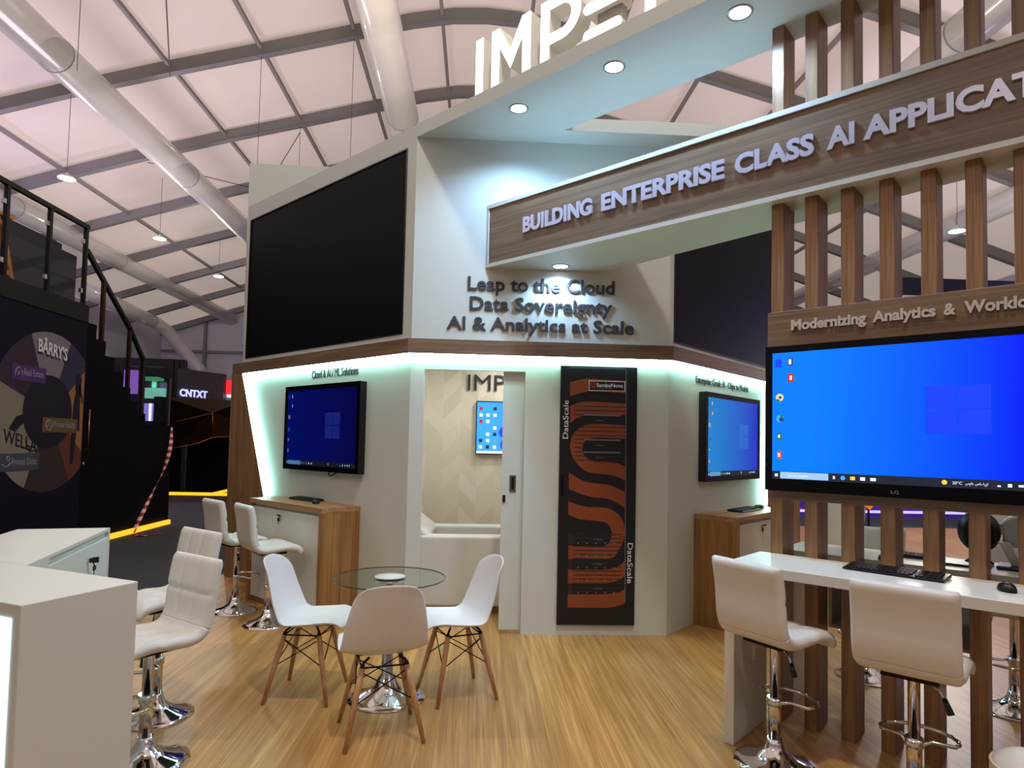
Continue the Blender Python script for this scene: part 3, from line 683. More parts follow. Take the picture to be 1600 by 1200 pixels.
SCR2 = screen_mat('screen_dark_blue', (0, 10, 88), (2, 2, 62), 'X', -.6, .6, .9, .1, .25)
SCR3 = screen_mat('screen_mid_blue', (10, 116, 186), (16, 34, 176), 'X', -.5, .6, 1.0, .1)
SCR4 = screen_mat('screen_pale_blue', (60, 160, 250), (30, 110, 250), 'X', -.3, .3, 1.1, .2)
t, s = monitor(A, -1.432, -.02, 3.86, 1.362, 2.212, .040, 'large black monitor with a bright blue desktop on the slat partition', SCR1, chin=.068)
desktop(t, s, WIN, None, big=True)
mb = text_mb('LG', -.775, -.74, 1.383, .016, 3.8555, .0006); t.part('maker_mark', mb, INKG)
DIMI = [emit('dim_icon_'+str(i), c, 1.0) for i, c in enumerate(((120, 140, 190), (2, 6, 20), (60, 100, 150), (10, 30, 110), (40, 10, 40), (10, 50, 60), (60, 30, 40), (90, 80, 50), (20, 60, 140), (2, 18, 100)))]
t, s = monitor(A, -6.215, -4.885, 3.385, 1.300, 2.145, .048, 'black wall monitor with a dark blue desktop above the left oak cabinet', SCR2, mount=.0)
desktop(t, s, DIMI, None)
mb = MB(); mb.tube([(-5.42, 3.42, 1.30), (-5.40, 3.415, 1.27), (-5.36, 3.41, 1.262), (-5.32, 3.41, 1.275), (-5.27, 3.415, 1.30)], .006, 8); t.part('cable', mb, BLACKP)
MIDI = [emit('mid_icon_'+str(i), c, 1.0) for i, c in enumerate(((180, 215, 235), (6, 20, 40), (80, 140, 180), (20, 50, 120), (150, 40, 60), (20, 100, 100), (150, 70, 60), (170, 150, 80), (40, 130, 190), (14, 90, 184)))]
t, s = monitor(B, 5.597, 6.905, 2.625, 1.290, 2.128, .048, 'black wall monitor with a mid blue desktop above the right cabinet', SCR3)
desktop(t, s, MIDI, None)
t, s = monitor(0, -.02, .98, 7.84, 1.47, 2.12, .012, 'slim monitor with pale blue desktop inside the meeting room', SCR4, thick=.05)
x0, x1, z0, z1, y = s
mb = MB()
for i in range(7):
    for j in range(3):
        if (i+j) % 5 == 4: continue
        mb.m = random.randrange(4); mb.quad(*[(x0+.03+j*.085+a*.04, y-.0006, z1-.06-i*.078-b*.04) for a, b in ((0, 0), (1, 0), (1, 1), (0, 1))])
mb.m = 4
for cx, cz, rr in ((.45, .17, .13), (.34, .30, .07), (.5, .36, .11), (.38, .15, .09), (.62, .25, .15)): mb.disc((x0+cx, y-.0004-rr*.001, z0+cz-.04), rr, 'y', 24)
mb.m = 0; mb.quad((x0, y-.0005, z0), (x1, y-.0005, z0), (x1, y-.0005, z0+.03), (x0, y-.0005, z0+.03))
t.part('desktop_picture', mb, [WIN[0], WIN[8], WIN[4], WIN[1], emit('bloom_blue', (16, 60, 235), 1.0)])

# ================================================================== FURNITURE OF THE PARTITION
dk = Thing('counter_desk', 'long white bar-height desk fixed to the slat partition under the big monitor', 'desk', base=(-.5, 3.7, 0), rot=A)
mb = MB(); mb.box(-1.50, .55, 3.45, 3.956, .925, .98); bevel(dk.part('worktop', mb, DESKW), .003, 1)
mb = MB(); mb.box(-1.50, -1.445, 3.452, 3.93, 0, .925); leg = bevel(dk.part('side_panel', mb, DESKW), .003, 1)
mb = MB(); mb.box(-1.445, -1.425, 3.70, 3.86, .40, .50); so = dk.part('power_socket', mb, WHITE, parent=leg)
mb = MB()
for j in range(2):
    for i in range(3): mb.box(-1.426, -1.4245, 3.73+j*.07+i*.012, 3.736+j*.07+i*.012, .435+(i == 1)*.02, .448+(i == 1)*.02)
mb.box(-1.426, -1.4245, 3.72, 3.725, .47, .48)
# rear desk on the other side
rd = Thing('counter_desk', 'white bar-height desk on the far side of the slat partition', 'desk', base=(-.4, 4.4, 0), rot=A)
mb = MB(); mb.box(-1.46, .6, 4.16, 4.62, .925, .98); rd.part('worktop', mb, DESKW)
mb = MB(); mb.box(-1.46, -1.41, 4.17, 4.60, 0, .925); rd.part('side_panel', mb, DESKW)
mb = MB(); mb.box(-1.17, -1.15, 4.17, 4.45, .55, .925); mb.box(-.46, -.44, 4.17, 4.45, .55, .925); mb.box(-1.15, -.46, 4.43, 4.45, .55, .925); mb.box(-1.15, -.46, 4.17, 4.43, .55, .565)
rd.part('under_shelf', mb, DESKW)
mb = MB(); mb.tube([(-1.05+.05*cos(a*pi/8), 4.24, .63+.06*sin(a*pi/8)) for a in range(17)], .012, 8, closed=False); mb.box(-1.06, -1.0, 4.22, 4.26, .565, .59)
solo('cable_coil', 'black coiled lead lying in the white shelf under the far desk', 'cable', mb, BLACKP, base=(-1.05, 4.2, .566), rot=A)

def keyboard(x0, x1, y0, y1, z, rot, label, turn=0):
    cx, cy = (x0+x1)/2, (y0+y1)/2
    t = Thing('keyboard', label, 'keyboard', base=(0, 0, 0), rot=rot)
    t.o.location = rotz(rot, (cx, cy, z)); t.o.rotation_euler = (0, 0, rot+turn)
    w, d = x1-x0, y1-y0
    mb = MB(); mb.prism([(-d/2, .004), (d/2, .004), (d/2, .024), (-d/2, .012)], -w/2, w/2, 'x'); bevel(t.part('case', mb, BLACKP), .003)
    mb = MB(); rows = 6
    for r in range(rows):
        yy = d/2-.014-(r+.5)*(d-.026)/rows; zz = .012+.012*(yy+d/2)/d; n = 15
        x = -w/2+.012
        while x < w/2-.02:
            kw = .0155
            if r == 5 and -.2*w < x < .0: kw = .1
            if abs(x-(w*.18)) < .012 or abs(x-(w*.29)) < .009: x += .012; continue
            mb.box(x, min(x+kw, w/2-.008), yy-.0072, yy+.0072, zz-.004, zz+.0055); x += kw+.0035
    t.part('keys', mb, KEYCAP)
    return t
def mouse(cx, cy, z, rot, label, turn=0):
    t = Thing('computer_mouse', label, 'mouse', base=(0, 0, 0)); t.o.location = rotz(rot, (cx, cy, z)); t.o.rotation_euler = (0, 0, rot+turn)
    mb = MB()
    def f(u, v):
        th = 2*pi*u; ph = v*pi/2; r = cos(ph)**.7
        return (.033*r*cos(th)*(1-.12*sin(th)), .056*r*sin(th), .004+.036*sin(ph)*(1-.18*sin(th)*r))
    mb.grid(f, 24, 8); t.part('body', mb, BLACKP)
    mb = MB(); mb.tube([(0, .020, .034), (0, .040, .026)], .006, 10); t.part('scroll_wheel', mb, KEYCAP)
    mb = MB(); mb.lathe([(.001, 0), (.032, .001), (.033, .005)], (0, 0), 24); t.part('sole', mb, BLACKM)
    return t
keyboard(-.970, -.515, 3.70, 3.865, .98, A, 'black full-size keyboard on the white desk below the big monitor', turn=-.06)
mouse(-.285, 3.71, .98, A, 'black mouse on the white desk, right of the full-size keyboard', turn=.5)
mouse(-.88, 4.22, .98, A, 'black mouse on the far white desk behind the slats')
keyboard(-.86, -.64, 4.40, 4.50, .98, A, 'dark keyboard lying on the far white desk behind the slats')

# white screen on tilting stand and black round chair back behind the slats
ds = Thing('desk_monitor', 'white shelled monitor on a slanted stand seen between the slats at right', 'monitor', base=(-.24, 4.48, .98), rot=A)
mb = MB(); mb.grid(lambda u, v: (-.352+.33*u, 4.52-.06*sin(pi*u)-.08*v, 1.10+.19*v-.05*(2*u-1)**4*v), 14, 8); o = ds.part('shell', mb, PLASTIC)
m_ = o.modifiers.new('solid', 'SOLIDIFY'); m_.thickness = .02
mb = MB(); mb.prism([(-.375, 1.12), (-.325, 1.12), (-.265, .995), (-.315, .995)], 4.43, 4.46, 'y'); ds.part('stand', mb, PLASTIC)
mb = MB(); mb.box(-.38, -.10, 4.36, 4.54, .98, 1.0); bevel(ds.part('base', mb, BLACKP), .008)
oc = Thing('desk_device', 'black round device on a small foot on the far desk behind the slats', 'device', base=(-.44, 4.47, .98), rot=A)
mb = MB(); mb.lathe([(.001, -.05), (.06, -.042), (.10, -.012), (.10, .012), (.06, .042), (.001, .05)], (0, 0), 32)
mb.v = [(-.465+p[0], 4.48+p[2], 1.165+p[1]*1.15) for p in mb.v]; oc.part('head', mb, BLACKP)
mb = MB(); mb.lathe([(.07, .992), (.05, 1.01), (.02, 1.05), (.02, 1.08)], (-.465, 4.48), 24); oc.part('foot', mb, BLACKM)
mb = MB(); mb.box(-.62, -.40, 4.30, 4.52, .98, .993); bevel(oc.part('base_plate', mb, BLACKP), .004)

# ================================================================== CABINETS
def cabinet(frame, x0, x1, yb, yf, H, label, end_right):
    t = Thing('cabinet', label, 'cabinet', base=((x0+x1)/2, (yb+yf)/2, 0), rot=frame, group='oak demo cabinets')
    mb = MB(); mb.box(x0, x1, yf, yb, H-.045, H); bevel(t.part('top', mb, OAK_X), .002, 1)
    for a in (x0, x1-.04):
        mb = MB(); mb.box(a, a+.04, yf, yb, 0, H-.045); t.part('side_panel', mb, OAK_Z)
    mb = MB(); mb.box(x0+.04, x1-.04, yf+.05, yb, .05, H-.045); t.part('carcass', mb, WHITE)
    mb = MB(); mb.box(x0+.04, x1-.04, yf+.06, yb, 0, .05); t.part('plinth', mb, OAK_X)
    xm = (x0+x1)/2
    d = []
    for a, b in ((x0+.045, xm-.002), (xm+.002, x1-.045)):
        mb = MB(); mb.box(a, b, yf+.022, yf+.048, .06, H-.075); d.append(bevel(t.part('door', mb, WHITE), .002, 1))
    mb = MB(); mb.tube([(xm-.06, yf+.008, .885), (xm-.06, yf+.024, .885)], .011, 12); lk = t.part('lock', mb, CHROME, parent=d[0])
    mb = MB(); mb.bar((xm-.06, yf+.002, .885), (xm-.05, yf-.02, .893), .022, .012); mb.box(xm-.09, xm-.065, yf-.002, yf+.008, .832, .865); mb.tube([(xm-.075, yf+.003, .865), (xm-.064, yf+.004, .88)], .003, 6); mb.box(xm-.082, xm-.076, yf, yf+.004, .808, .834)
    t.part('key', mb, BLACKP, parent=d[0])
    return t
cabinet(A, -6.25, -4.93, 3.45, 3.055, 1.01, 'oak cabinet with white doors and a key under the left wall monitor', True)
cabinet(B, 5.525, 6.85, 2.694, 2.285, 1.0, 'oak cabinet with white doors under the right wall monitor, half hidden by the desk', False)
keyboard(-5.95, -5.50, 3.30, 3.43, 1.01, A, 'black keyboard lying on the left oak cabinet', turn=0)
mouse(-5.36, 3.26, 1.01, A, 'black mouse on the left oak cabinet beside its keyboard', turn=.9)
keyboard(5.98, 6.43, 2.42, 2.58, 1.0, B, 'black keyboard lying on the right oak cabinet', turn=0)
mouse(6.56, 2.50, 1.0, B, 'black mouse on the right oak cabinet beside its keyboard', turn=.9)

# ================================================================== SHELL CHAIRS AND GLASS TABLE
def shell_chair():
    t = Thing('shell_chair', '', 'chair', group='white shell chairs at the glass table')
    prof = [(.235, .425), (.225, .447), (.165, .456), (.07, .444), (-.025, .436), (-.095, .448), (-.15, .484), (-.19, .542), (-.217, .612), (-.24, .685), (-.262, .76), (-.276, .82), (-.286, .858)]
    half = [.17, .198, .228, .24, .245, .244, .24, .234, .224, .210, .192, .168, .128]
    NP = len(prof); ns = 12
    def f(u, v):
        x = u*(NP-1); i = min(int(x), NP-2); g = x-i
        y = prof[i][0]*(1-g)+prof[i+1][0]*g; z = prof[i][1]*(1-g)+prof[i+1][1]*g; h = half[i]*(1-g)+half[i+1]*g
        s_ = 2*v-1
        seat = max(0, min(1, (7-x)/3)); back = 1-seat
        rise = abs(s_)**2.4
        edge = max(0, (u-.85)/.15)
        y2 = y + back*.065*rise*(1-edge*.6); z2 = z + seat*.045*rise - edge*.02*rise
        return (h*s_*(1-.0*rise), y2, z2)
    mb = MB(); mb.grid(f, 30, ns); o = t.part('shell', mb, PLASTIC)
    m_ = o.modifiers.new('solid', 'SOLIDIFY'); m_.thickness = .009; m_.offset = -1
    subsurf(o, 1)
    legs = []
    for sx in (-1, 1):
        for sy in (-1, 1):
            a = Vector((sx*.115, sy*.105+.0, .415)); b = Vector((sx*.205, sy*.195, 0))
            mb = MB(); d = (b-a)
            mb.tube([a+d*.05, a+d*.35, a+d*1.0], [.0155, .0175, .0115], 12); lg = t.part('leg', mb, BEECH)
            mb = MB(); mb.tube([a+d*.0, a+d*.06], [.010, .014], 8); mb.tube([(sx*.115, sy*.105, .418), (sx*.08, sy*.08, .437)], .007, 8); t.part('bracket', mb, BLACKM, parent=lg)
    mb = MB()
    def lp(sx, sy, f_): return (sx*(.115+.09*f_), sy*(.105+.09*f_), .415*(1-f_))
    for (a, b) in (((-1, -1), (1, -1)), ((-1, 1), (1, 1)), ((-1, -1), (-1, 1)), ((1, -1), (1, 1))):
        mb.tube([lp(*a, .10), lp(*b, .48)], .0035, 6); mb.tube([lp(*b, .10), lp(*a, .48)], .0035, 6)
    for sx in (-1, 1): mb.tube([lp(sx, -1, .05), lp(sx, 1, .05)], .005, 6)
    for sy in (-1, 1): mb.tube([lp(-1, sy, .05), lp(1, sy, .05)], .005, 6)
    t.part('wire_brace', mb, BLACKM)
    return t
def face(o, x, y, fx, fy, z=0):
    o.location = (x, y, z); o.rotation_euler = (0, 0, math.atan2(-fx, fy))
ch = shell_chair()
for i, (x, y, fx, fy, lab) in enumerate(((-.4975, 3.64, -.28, .96, 'white shell chair nearest the viewer, its back to us'),
                                         (-1.04, 4.20, .995, -.10, 'white shell chair at the left of the glass table'),
                                         (-.094, 4.21, -.93, -.36, 'white shell chair at the right of the glass table'))):
    o = ch.o if i == 0 else copy_tree(ch.o)
    face(o, x, y, fx, fy); o['label'] = lab+', on slanted wooden legs'
tb = Thing('glass_table', 'round clear glass table on a chrome trumpet base between three white chairs', 'table', base=(-.53, 4.13, 0))
c = (-.53, 4.13)
mb = MB(); mb.lathe([(.349, .738), (.349, .746)], c, 64); tb.part('glass_top', mb, TABLEG)
mb = MB(); mb.lathe([(.3492, .7382), (.351, .742), (.3492, .7458)], c, 64, cap=False); tb.part('glass_edge', mb, GLASSE)
mb = MB(); mb.lathe([(.245, 0), (.245, .008), (.20, .025), (.12, .05), (.075, .08), (.055, .125), (.036, .15), (.035, .70), (.06, .715), (.10, .728), (.10, .7355)], c, 48); tb.part('pedestal', mb, CHROME)
mb = MB(); mb.lathe([(.095, .749), (.095, .752), (.001, .752)], c, 40); tb.part('hub_plate', mb, WHITE)

# ================================================================== BAR STOOLS
def stool(seat_h):
    t = Thing('bar_stool', '', 'stool', group='white padded bar stools')
    path = [(.205, -.055), (.19, -.02), (.15, .0), (.07, .008), (-.02, .0), (-.10, -.004), (-.155, .012), (-.185, .055), (-.198, .11), (-.204, .18), (-.212, .25), (-.225, .32), (-.238, .375)]
    path = [(y, seat_h+z) for y, z in path]
    def P(s_):
        x = s_*(len(path)-1); i = min(int(x), len(path)-2); g = x-i
        p0 = path[max(i-1, 0)]; p1 = path[i]; p2 = path[i+1]; p3 = path[min(i+2, len(path)-1)]
        pt = [.5*((2*p1[a])+(-p0[a]+p2[a])*g+(2*p0[a]-5*p1[a]+4*p2[a]-p3[a])*g*g+(-p0[a]+3*p1[a]-3*p2[a]+p3[a])*g**3) for a in (0, 1)]
        return pt
    def N(s_):
        a = P(max(0, s_-.02)); b = P(min(1, s_+.02)); dy, dz = b[0]-a[0], b[1]-a[1]; l = sqrt(dy*dy+dz*dz)
        return (dz/l, -dy/l)     # towards the sitter
    W = .205; TH = .062
    def pad(s0, s1, nx, ny, end0, end1):
        mb = MB(); nu, nv = 28, 26
        def surf(u, v, side):
            a = 2*v-1; s_ = s0+(s1-s0)*u
            p = P(s_); n = N(s_); n = (-n[0], -n[1]) if n[1] < 0 and s_ < .4 else n
            e = 1.0
            if end0: e *= min(1, (u/.10))**.5 if u < .10 else 1
            if end1: e *= min(1, ((1-u)/.10))**.5 if u > .90 else 1
            ea = (1-max(0, (abs(a)-.86)/.14)**2.2)
            th = TH*(.30+.70*max(e, 0)*ea)
            gro = 0
            if side > 0:
                for k in range(1, nx): gro += .010*math.exp(-((v-k/nx)/.022)**2)
                for k in range(1, ny): gro += .010*math.exp(-((u-k/ny)/.03)**2)
            off = (th/2-gro)*side
            wx = W*(1-.035*(1-e if (end0 or end1) else 0))
            return (a*wx, p[0]+n[0]*off, p[1]+n[1]*off)
        n = len(mb.v)
        for side in (1, -1):
            for i in range(nu+1):
                for j in range(nv+1): mb.v.append(surf(i/nu, j/nv, side))
        q = (nu+1)*(nv+1)
        for i in range(nu):
            for j in range(nv):
                a_ = n+i*(nv+1)+j
                mb.face([a_, a_+1, a_+nv+2, a_+nv+1], True); mb.face([q+a_, q+a_+nv+1, q+a_+nv+2, q+a_+1], True)
        rim = [i*(nv+1) for i in range(nu+1)] + [nu*(nv+1)+j for j in range(1, nv+1)] + [i*(nv+1)+nv for i in range(nu-1, -1, -1)] + [j for j in range(nv-1, 0, -1)]
        for i in range(len(rim)): a_, b_ = rim[i], rim[(i+1) % len(rim)]; mb.face([n+a_, n+b_, n+q+b_, n+q+a_], True)
        return mb
    s_ = t.part('seat', pad(0, .56, 3, 2, True, False), LEATHER); b_ = t.part('backrest', pad(.555, 1, 3, 2, False, True), LEATHER)
    zs = seat_h-.055
    mb = MB(); mb.lathe([(.205, 0), (.205, .006), (.17, .018), (.10, .042), (.055, .075), (.040, .105), (.036, .13)], (0, 0), 40); t.part('base', mb, CHROME)
    mb = MB(); mb.lathe([(.031, .12), (.031, .30), (.0315, .302)], (0, 0), 24); mb.lathe([(.025, .30), (.025, zs-.02), (.05, zs), (.05, zs+.012)], (0, 0), 24); t.part('column', mb, CHROME)
    mb = MB(); mb.box(-.11, .11, -.11, .11, zs, zs+.018); t.part('seat_plate', mb, BLACKM)
    pts = [(-.035, .0, .33), (-.06, .05, .33)] + [(.155*cos(radians(a)), .10+.115*sin(radians(a)), .30) for a in range(200, -21, -20)] + [(.06, .05, .33), (.035, 0, .33)]
    mb = MB(); mb.tube([(p[0], p[1], .315) for p in pts], .009, 10); mb.lathe([(.037, .295), (.037, .335)], (0, 0), 24); t.part('footrest', mb, CHROME)
    mb = MB(); mb.tube([(.03, .0, zs-.005), (.10, -.03, zs-.035), (.125, -.04, zs-.075)], .005, 8); lv = t.part('lever', mb, CHROME)
    mb = MB(); mb.tube([(.12, -.038, zs-.065), (.145, -.046, zs-.125)], [.010, .015], 10); t.part('grip', mb, BLACKP, parent=lv)
    return t
sa = stool(.665)
sq = 1/sqrt(2)
STOOLS = [(1.555, 3.27, .88, .475, 'white padded bar stool with chrome base at the left end of the white desk'),
          (1.975, 2.815, sq, sq, 'white padded bar stool in front of the desk, nearest the viewer on the right'),
          (-1.78, 5.74, .80, .60, 'white bar stool in front of the left oak cabinet, nearer the chairs'),
          (-2.215, 6.165, .72, .69, 'white bar stool beside the wooden fin, farther of the two at the left cabinet'),
          (-1.595, 3.312, -.60, -.80, 'white quilted bar stool close behind the near white reception counter'),
          (-1.81, 3.86, -.62, -.78, 'white bar stool behind the quilted one, mostly hidden by the counter'),
          (2.80, 4.49, -sq, -sq, 'bar stool on the far side of the slats, seen below the keyboard'),
          (3.39, 3.90, -sq, -sq, 'bar stool on the far side of the slats at the right edge')]
for i, (x, y, fx, fy, lab) in enumerate(STOOLS):
    o = sa.o if i == 0 else copy_tree(sa.o)
    face(o, x, y, fx, fy); o['label'] = lab
    dz = -.06 if i == 4 else 0
    for c_ in o.children:
        if c_.name.split('.')[0] in ('seat', 'backrest', 'seat_plate', 'lever'): c_.location.z += dz
pf = Thing('pouf', 'low round cream upholstered pouf at the bottom right corner', 'pouf', base=(-.145, 3.33, 0), rot=A)
mb = MB(); mb.lathe([(.14, .03), (.17, .05), (.175, .34), (.16, .385), (.12, .40), (.001, .404)], (-.145, 3.33), 40); pf.part('cushion', mb, LEATHER)
mb = MB(); mb.tube([(-.145+.171*cos(2*pi*k/40), 3.33+.171*sin(2*pi*k/40), .365) for k in range(40)], .005, 6, closed=True); pf.part('piping', mb, CREAM)
mb = MB(); mb.lathe([(.13, 0), (.13, .03)], (-.145, 3.33), 30); pf.part('foot_ring', mb, BLACKM)

# ================================================================== MEETING ROOM ARMCHAIR
ac = Thing('armchair', 'white boxy armchair inside the meeting room doorway', 'armchair', base=(-.3, 6.55, 0))
for y0, y1 in ((6.12, 6.28), (6.92, 7.08)):
    mb = MB(); mb.box(-.53, .37, y0, y1, .06, .725); bevel(ac.part('arm', mb, LEATHER), .03, 3)
mb = MB(); mb.prism([(-.72, .06), (-.48, .06), (-.42, .72), (-.66, .90), (-.76, .90)], 6.14, 7.06, 'y'); bevel(ac.part('backrest', mb, LEATHER), .03, 3)
mb = MB(); mb.box(-.49, .35, 6.29, 6.91, .12, .42); bevel(ac.part('seat', mb, LEATHER), .03, 3)
for x in (-.57, .31):
    for y in (6.17, 7.0): mb = MB(); mb.box(x-.03, x+.03, y-.03, y+.03, 0, .06); ac.part('foot', mb, BLACKP)

# ================================================================== RECEPTION COUNTERS (left foreground)
RC = radians(-25.5)
rc = Thing('reception_counter', 'white reception counter with a glowing front panel at the left edge', 'counter', base=(-2.9, 1.5, 0), rot=RC)
mb = MB(); mb.box(-3.7, -2.24, 1.331, 1.741, 0, 1.05); bevel(rc.part('body', mb, WHITE), .0025, 1)
mb = MB(); mb.box(-3.66, -2.282, 1.326, 1.332, .08, 1.004); rc.part('light_panel', mb, PANELE)
RD = radians(14.7)
ct = Thing('drawer_counter', 'white storage counter with a keyed door behind the glowing reception counter', 'counter', base=(-1.33, 3.9, 0), rot=RD)
poly = [(-1.117, 3.216), (-1.117, 4.418), (-1.566, 4.418), (-1.566, 3.604)]
mb = MB(); mb.prism(poly, 0, 1.035); ct.part('carcass', mb, WHITE)
mb = MB(); mb.prism([(-1.097, 3.206), (-1.097, 4.418), (-1.566, 4.418), (-1.566, 3.604)], 1.035, 1.05); ct.part('top', mb, WHITE)
mb = MB(); mb.box(-1.117, -1.097, 4.395, 4.418, 0, 1.035); mb.box(-1.117, -1.097, 3.225, 3.46, 0, 1.035); ct.part('end_panel', mb, WHITE)
for k, (a, b) in enumerate(((3.465, 3.955), (3.96, 4.39))):
    mb = MB(); mb.box(-1.117, -1.098, a, b, .06, 1.0); d = bevel(ct.part('door', mb, WHITE), .002, 1)
    if k == 1:
        mb = MB(); mb.tube([(-1.098, 4.02, .925), (-1.088, 4.02, .925)], .012, 12); ct.part('lock', mb, CHROME, parent=d)
        mb = MB(); mb.bar((-1.09, 4.02, .925), (-1.062, 4.035, .925), .008, .024); mb.bar((-1.064, 4.038, .94), (-1.064, 4.038, .91), .03, .008)
        mb.tube([(-1.075, 4.03, .915), (-1.07, 4.045, .89)], .003, 6); mb.box(-1.075, -1.066, 4.03, 4.058, .868, .892); mb.box(-1.073, -1.070, 4.04, 4.046, .845, .87)
        ct.part('key', mb, BLACKP, parent=d)

# ================================================================== BLACK STAIR BLOCK AND GRAPHIC WALL
XS = -5.83
sc = Thing('staircase_block', 'black two-storey stand with open stairs and glass railing at the left', 'staircase', base=(-6.4, 9, -.045))
prof = [(6.0, -.045), (12.6, -.045), (12.6, 1.81), (11.6, 1.81), (11.6, 2.0), (11.34, 2.0), (11.34, 2.20), (11.08, 2.20), (11.08, 2.41), (10.83, 2.41), (10.83, 2.63), (10.57, 2.63), (10.57, 2.85), (10.31, 2.85), (10.31, 3.07), (10.05, 3.07), (10.05, 3.28), (9.79, 3.28), (9.79, 3.5), (6.0, 3.5)]
mb = MB(); mb.prism(prof, -7.4, XS, 'x'); sc.part('side_wall', mb, BLACKW)
mb = MB(); mb.box(XS, XS+.03, 6.0, 9.79, 3.27, 3.52); sc.part('deck_edge', mb, BLACKP)
# graphic panel
mb = MB(); mb.box(XS, XS+.012, 6.0, 9.80, .02, 3.268); gp = sc.part('graphic_panel', mb, NAVY)
Xg = XS+.013
def flatpoly(mb, pts, dx): n = mb.add([(Xg+dx, y, z) for y, z in pts]); mb.face(range(n, n+len(pts)))
def wedge(a0, a1, r0=.5, r1=1.08, cy=9.03, cz=1.905, n=14, ymax=9.79):
    o = [(cy+r1*cos(radians(a0+(a1-a0)*i/n)), cz+r1*sin(radians(a0+(a1-a0)*i/n))) for i in range(n+1)]
    o += [(cy+r0*cos(radians(a1+(a0-a1)*i/n)), cz+r0*sin(radians(a1+(a0-a1)*i/n))) for i in range(n+1)]
    return [(min(y, ymax), z) for y, z in o]
GM = [pbr('print_'+n, c, .5) for n, c in (('grey', (120, 118, 122)), ('cream', (128, 122, 108)), ('orange', (150, 108, 60)), ('rust', (96, 50, 34)), ('plum', (48, 34, 50)), ('ink', (11, 10, 30)), ('violet', (70, 46, 108)), ('bronze', (98, 78, 48)), ('slate', (62, 70, 80)), ('brown', (50, 40, 38)), ('blue', (44, 42, 72)))]
mb = MB()
for a0, a1, m, r1 in ((68, 112, 0, 1.08), (36, 68, 10, 1.08), (4, 36, 2, 1.08), (-30, 4, 2, 1.08), (-62, -30, 3, 1.08), (-112, -62, 9, 1.08), (-152, -112, 1, 1.08), (-200, -152, 1, 1.0), (112, 160, 4, 1.08)):
    mb.m = m; flatpoly(mb, wedge(a0, a1, .5, r1), .0005)
mb.m = 5; flatpoly(mb, [(9.03+.5*cos(2*pi*i/48), 1.905+.5*sin(2*pi*i/48)) for i in range(48)], .0008)
# running figure silhouette in the orange wedge
for pl_ in ([(9.58, 2.24), (9.70, 2.26), (9.73, 2.42), (9.66, 2.50), (9.58, 2.44)], [(9.54, 1.66), (9.72, 1.66), (9.70, 2.24), (9.60, 2.26), (9.55, 2.0)], [(9.53, 1.18), (9.60, 1.18), (9.66, 1.66), (9.54, 1.66)], [(9.64, 2.3), (9.76, 2.05), (9.78, 2.08), (9.70, 2.34)]):
    mb.m = 5; flatpoly(mb, pl_, .0012)
# dark dog-like shape and curved lines in the cream wedge
mb.m = 5; flatpoly(mb, [(8.30, 1.66), (8.42, 1.82), (8.56, 1.86), (8.60, 1.76), (8.50, 1.70), (8.42, 1.62)], .0012)
for k in range(3):
    pts = [(8.72+.13*cos(radians(a))+.03*k, 1.60+.16*sin(radians(a))-.05*k) for a in range(200, 300, 12)]
    for p, q in zip(pts, pts[1:]): flatpoly(mb, [p, q, (q[0], q[1]-.022), (p[0], p[1]-.022)], .0014)
pr = sc.part('ring_print', mb, GM, parent=gp)
def ytext(txt, y0, y1, z0, cap, dx, mat, bold=.0, slope=0.0, name='panel_lettering'):
    t = text_mb(txt, y0, y1, z0, cap, 0, .003, bold); t.v = [(Xg+dx-v[1], v[0], v[2]+slope*(v[0]-y0)) for v in t.v]; return sc.part(name, t, mat, parent=gp)
for dy, dz, m, d in ((.012, -.035, GM[5], .002), (0, 0, INKW, .006)):
    ytext("B\u00c2RRY'S", 8.76-dy, 9.36-dy, 2.70+dz, .17, d, m, .02, slope=-.10)
ytext('WELLA', 8.22, 8.83, 1.49, .17, .003, GM[5], .01, slope=-.22)
for (y0, y1, z0, z1, m, txt) in ((8.295, 8.935, 2.28, 2.484, 6, 'Real Estate'), (8.917, 9.66, 1.63, 1.83, 7, 'Private Equity'), (8.16, 8.886, 1.13, 1.352, 8, 'Private Debt')):
    mb = MB(); mb.box(Xg, Xg+.006, y0, y1, z0, z1); tg = sc.part('caption_plate', mb, GM[m], parent=gp)
    ytext(txt, y0+.22, y1-.05, z0+.075, .085, .0062, INKG, name='caption_lettering')
    mb = MB(); cy_, cz_ = y0+.12, (z0+z1)/2
    if m == 6:
        mb.tube([(Xg+.008, cy_-.06, cz_-.06), (Xg+.008, cy_-.06, cz_+.02), (Xg+.008, cy_, cz_+.07), (Xg+.008, cy_+.06, cz_+.02), (Xg+.008, cy_+.06, cz_-.06)], .006, 6)
        mb.tube([(Xg+.008, cy_-.025, cz_-.04), (Xg+.008, cy_+.025, cz_+.01)], .005, 6); mb.tube([(Xg+.008, cy_+.025, cz_-.04), (Xg+.008, cy_-.025, cz_+.01)], .005, 6)
    elif m == 7:
        mb.tube([(Xg+.008, cy_+.06*cos(2*pi*k/24), cz_+.07*sin(2*pi*k/24)) for k in range(24)], .006, 6, closed=True)
        for a in (90, 210, 330): mb.tube([(Xg+.008, cy_, cz_), (Xg+.008, cy_+.055*cos(radians(a)), cz_+.065*sin(radians(a)))], .005, 6)
    else:
        mb.tube([(Xg+.008, cy_-.07, cz_-.02), (Xg+.008, cy_-.02, cz_-.05), (Xg+.008, cy_+.03, cz_-.05), (Xg+.008, cy_+.08, cz_)], .007, 6)
        mb.tube([(Xg+.008, cy_+.03+.025*cos(2*pi*k/12), cz_+.05+.03*sin(2*pi*k/12)) for k in range(12)], .005, 6, closed=True)
    sc.part('caption_symbol', mb, INKG, parent=gp)
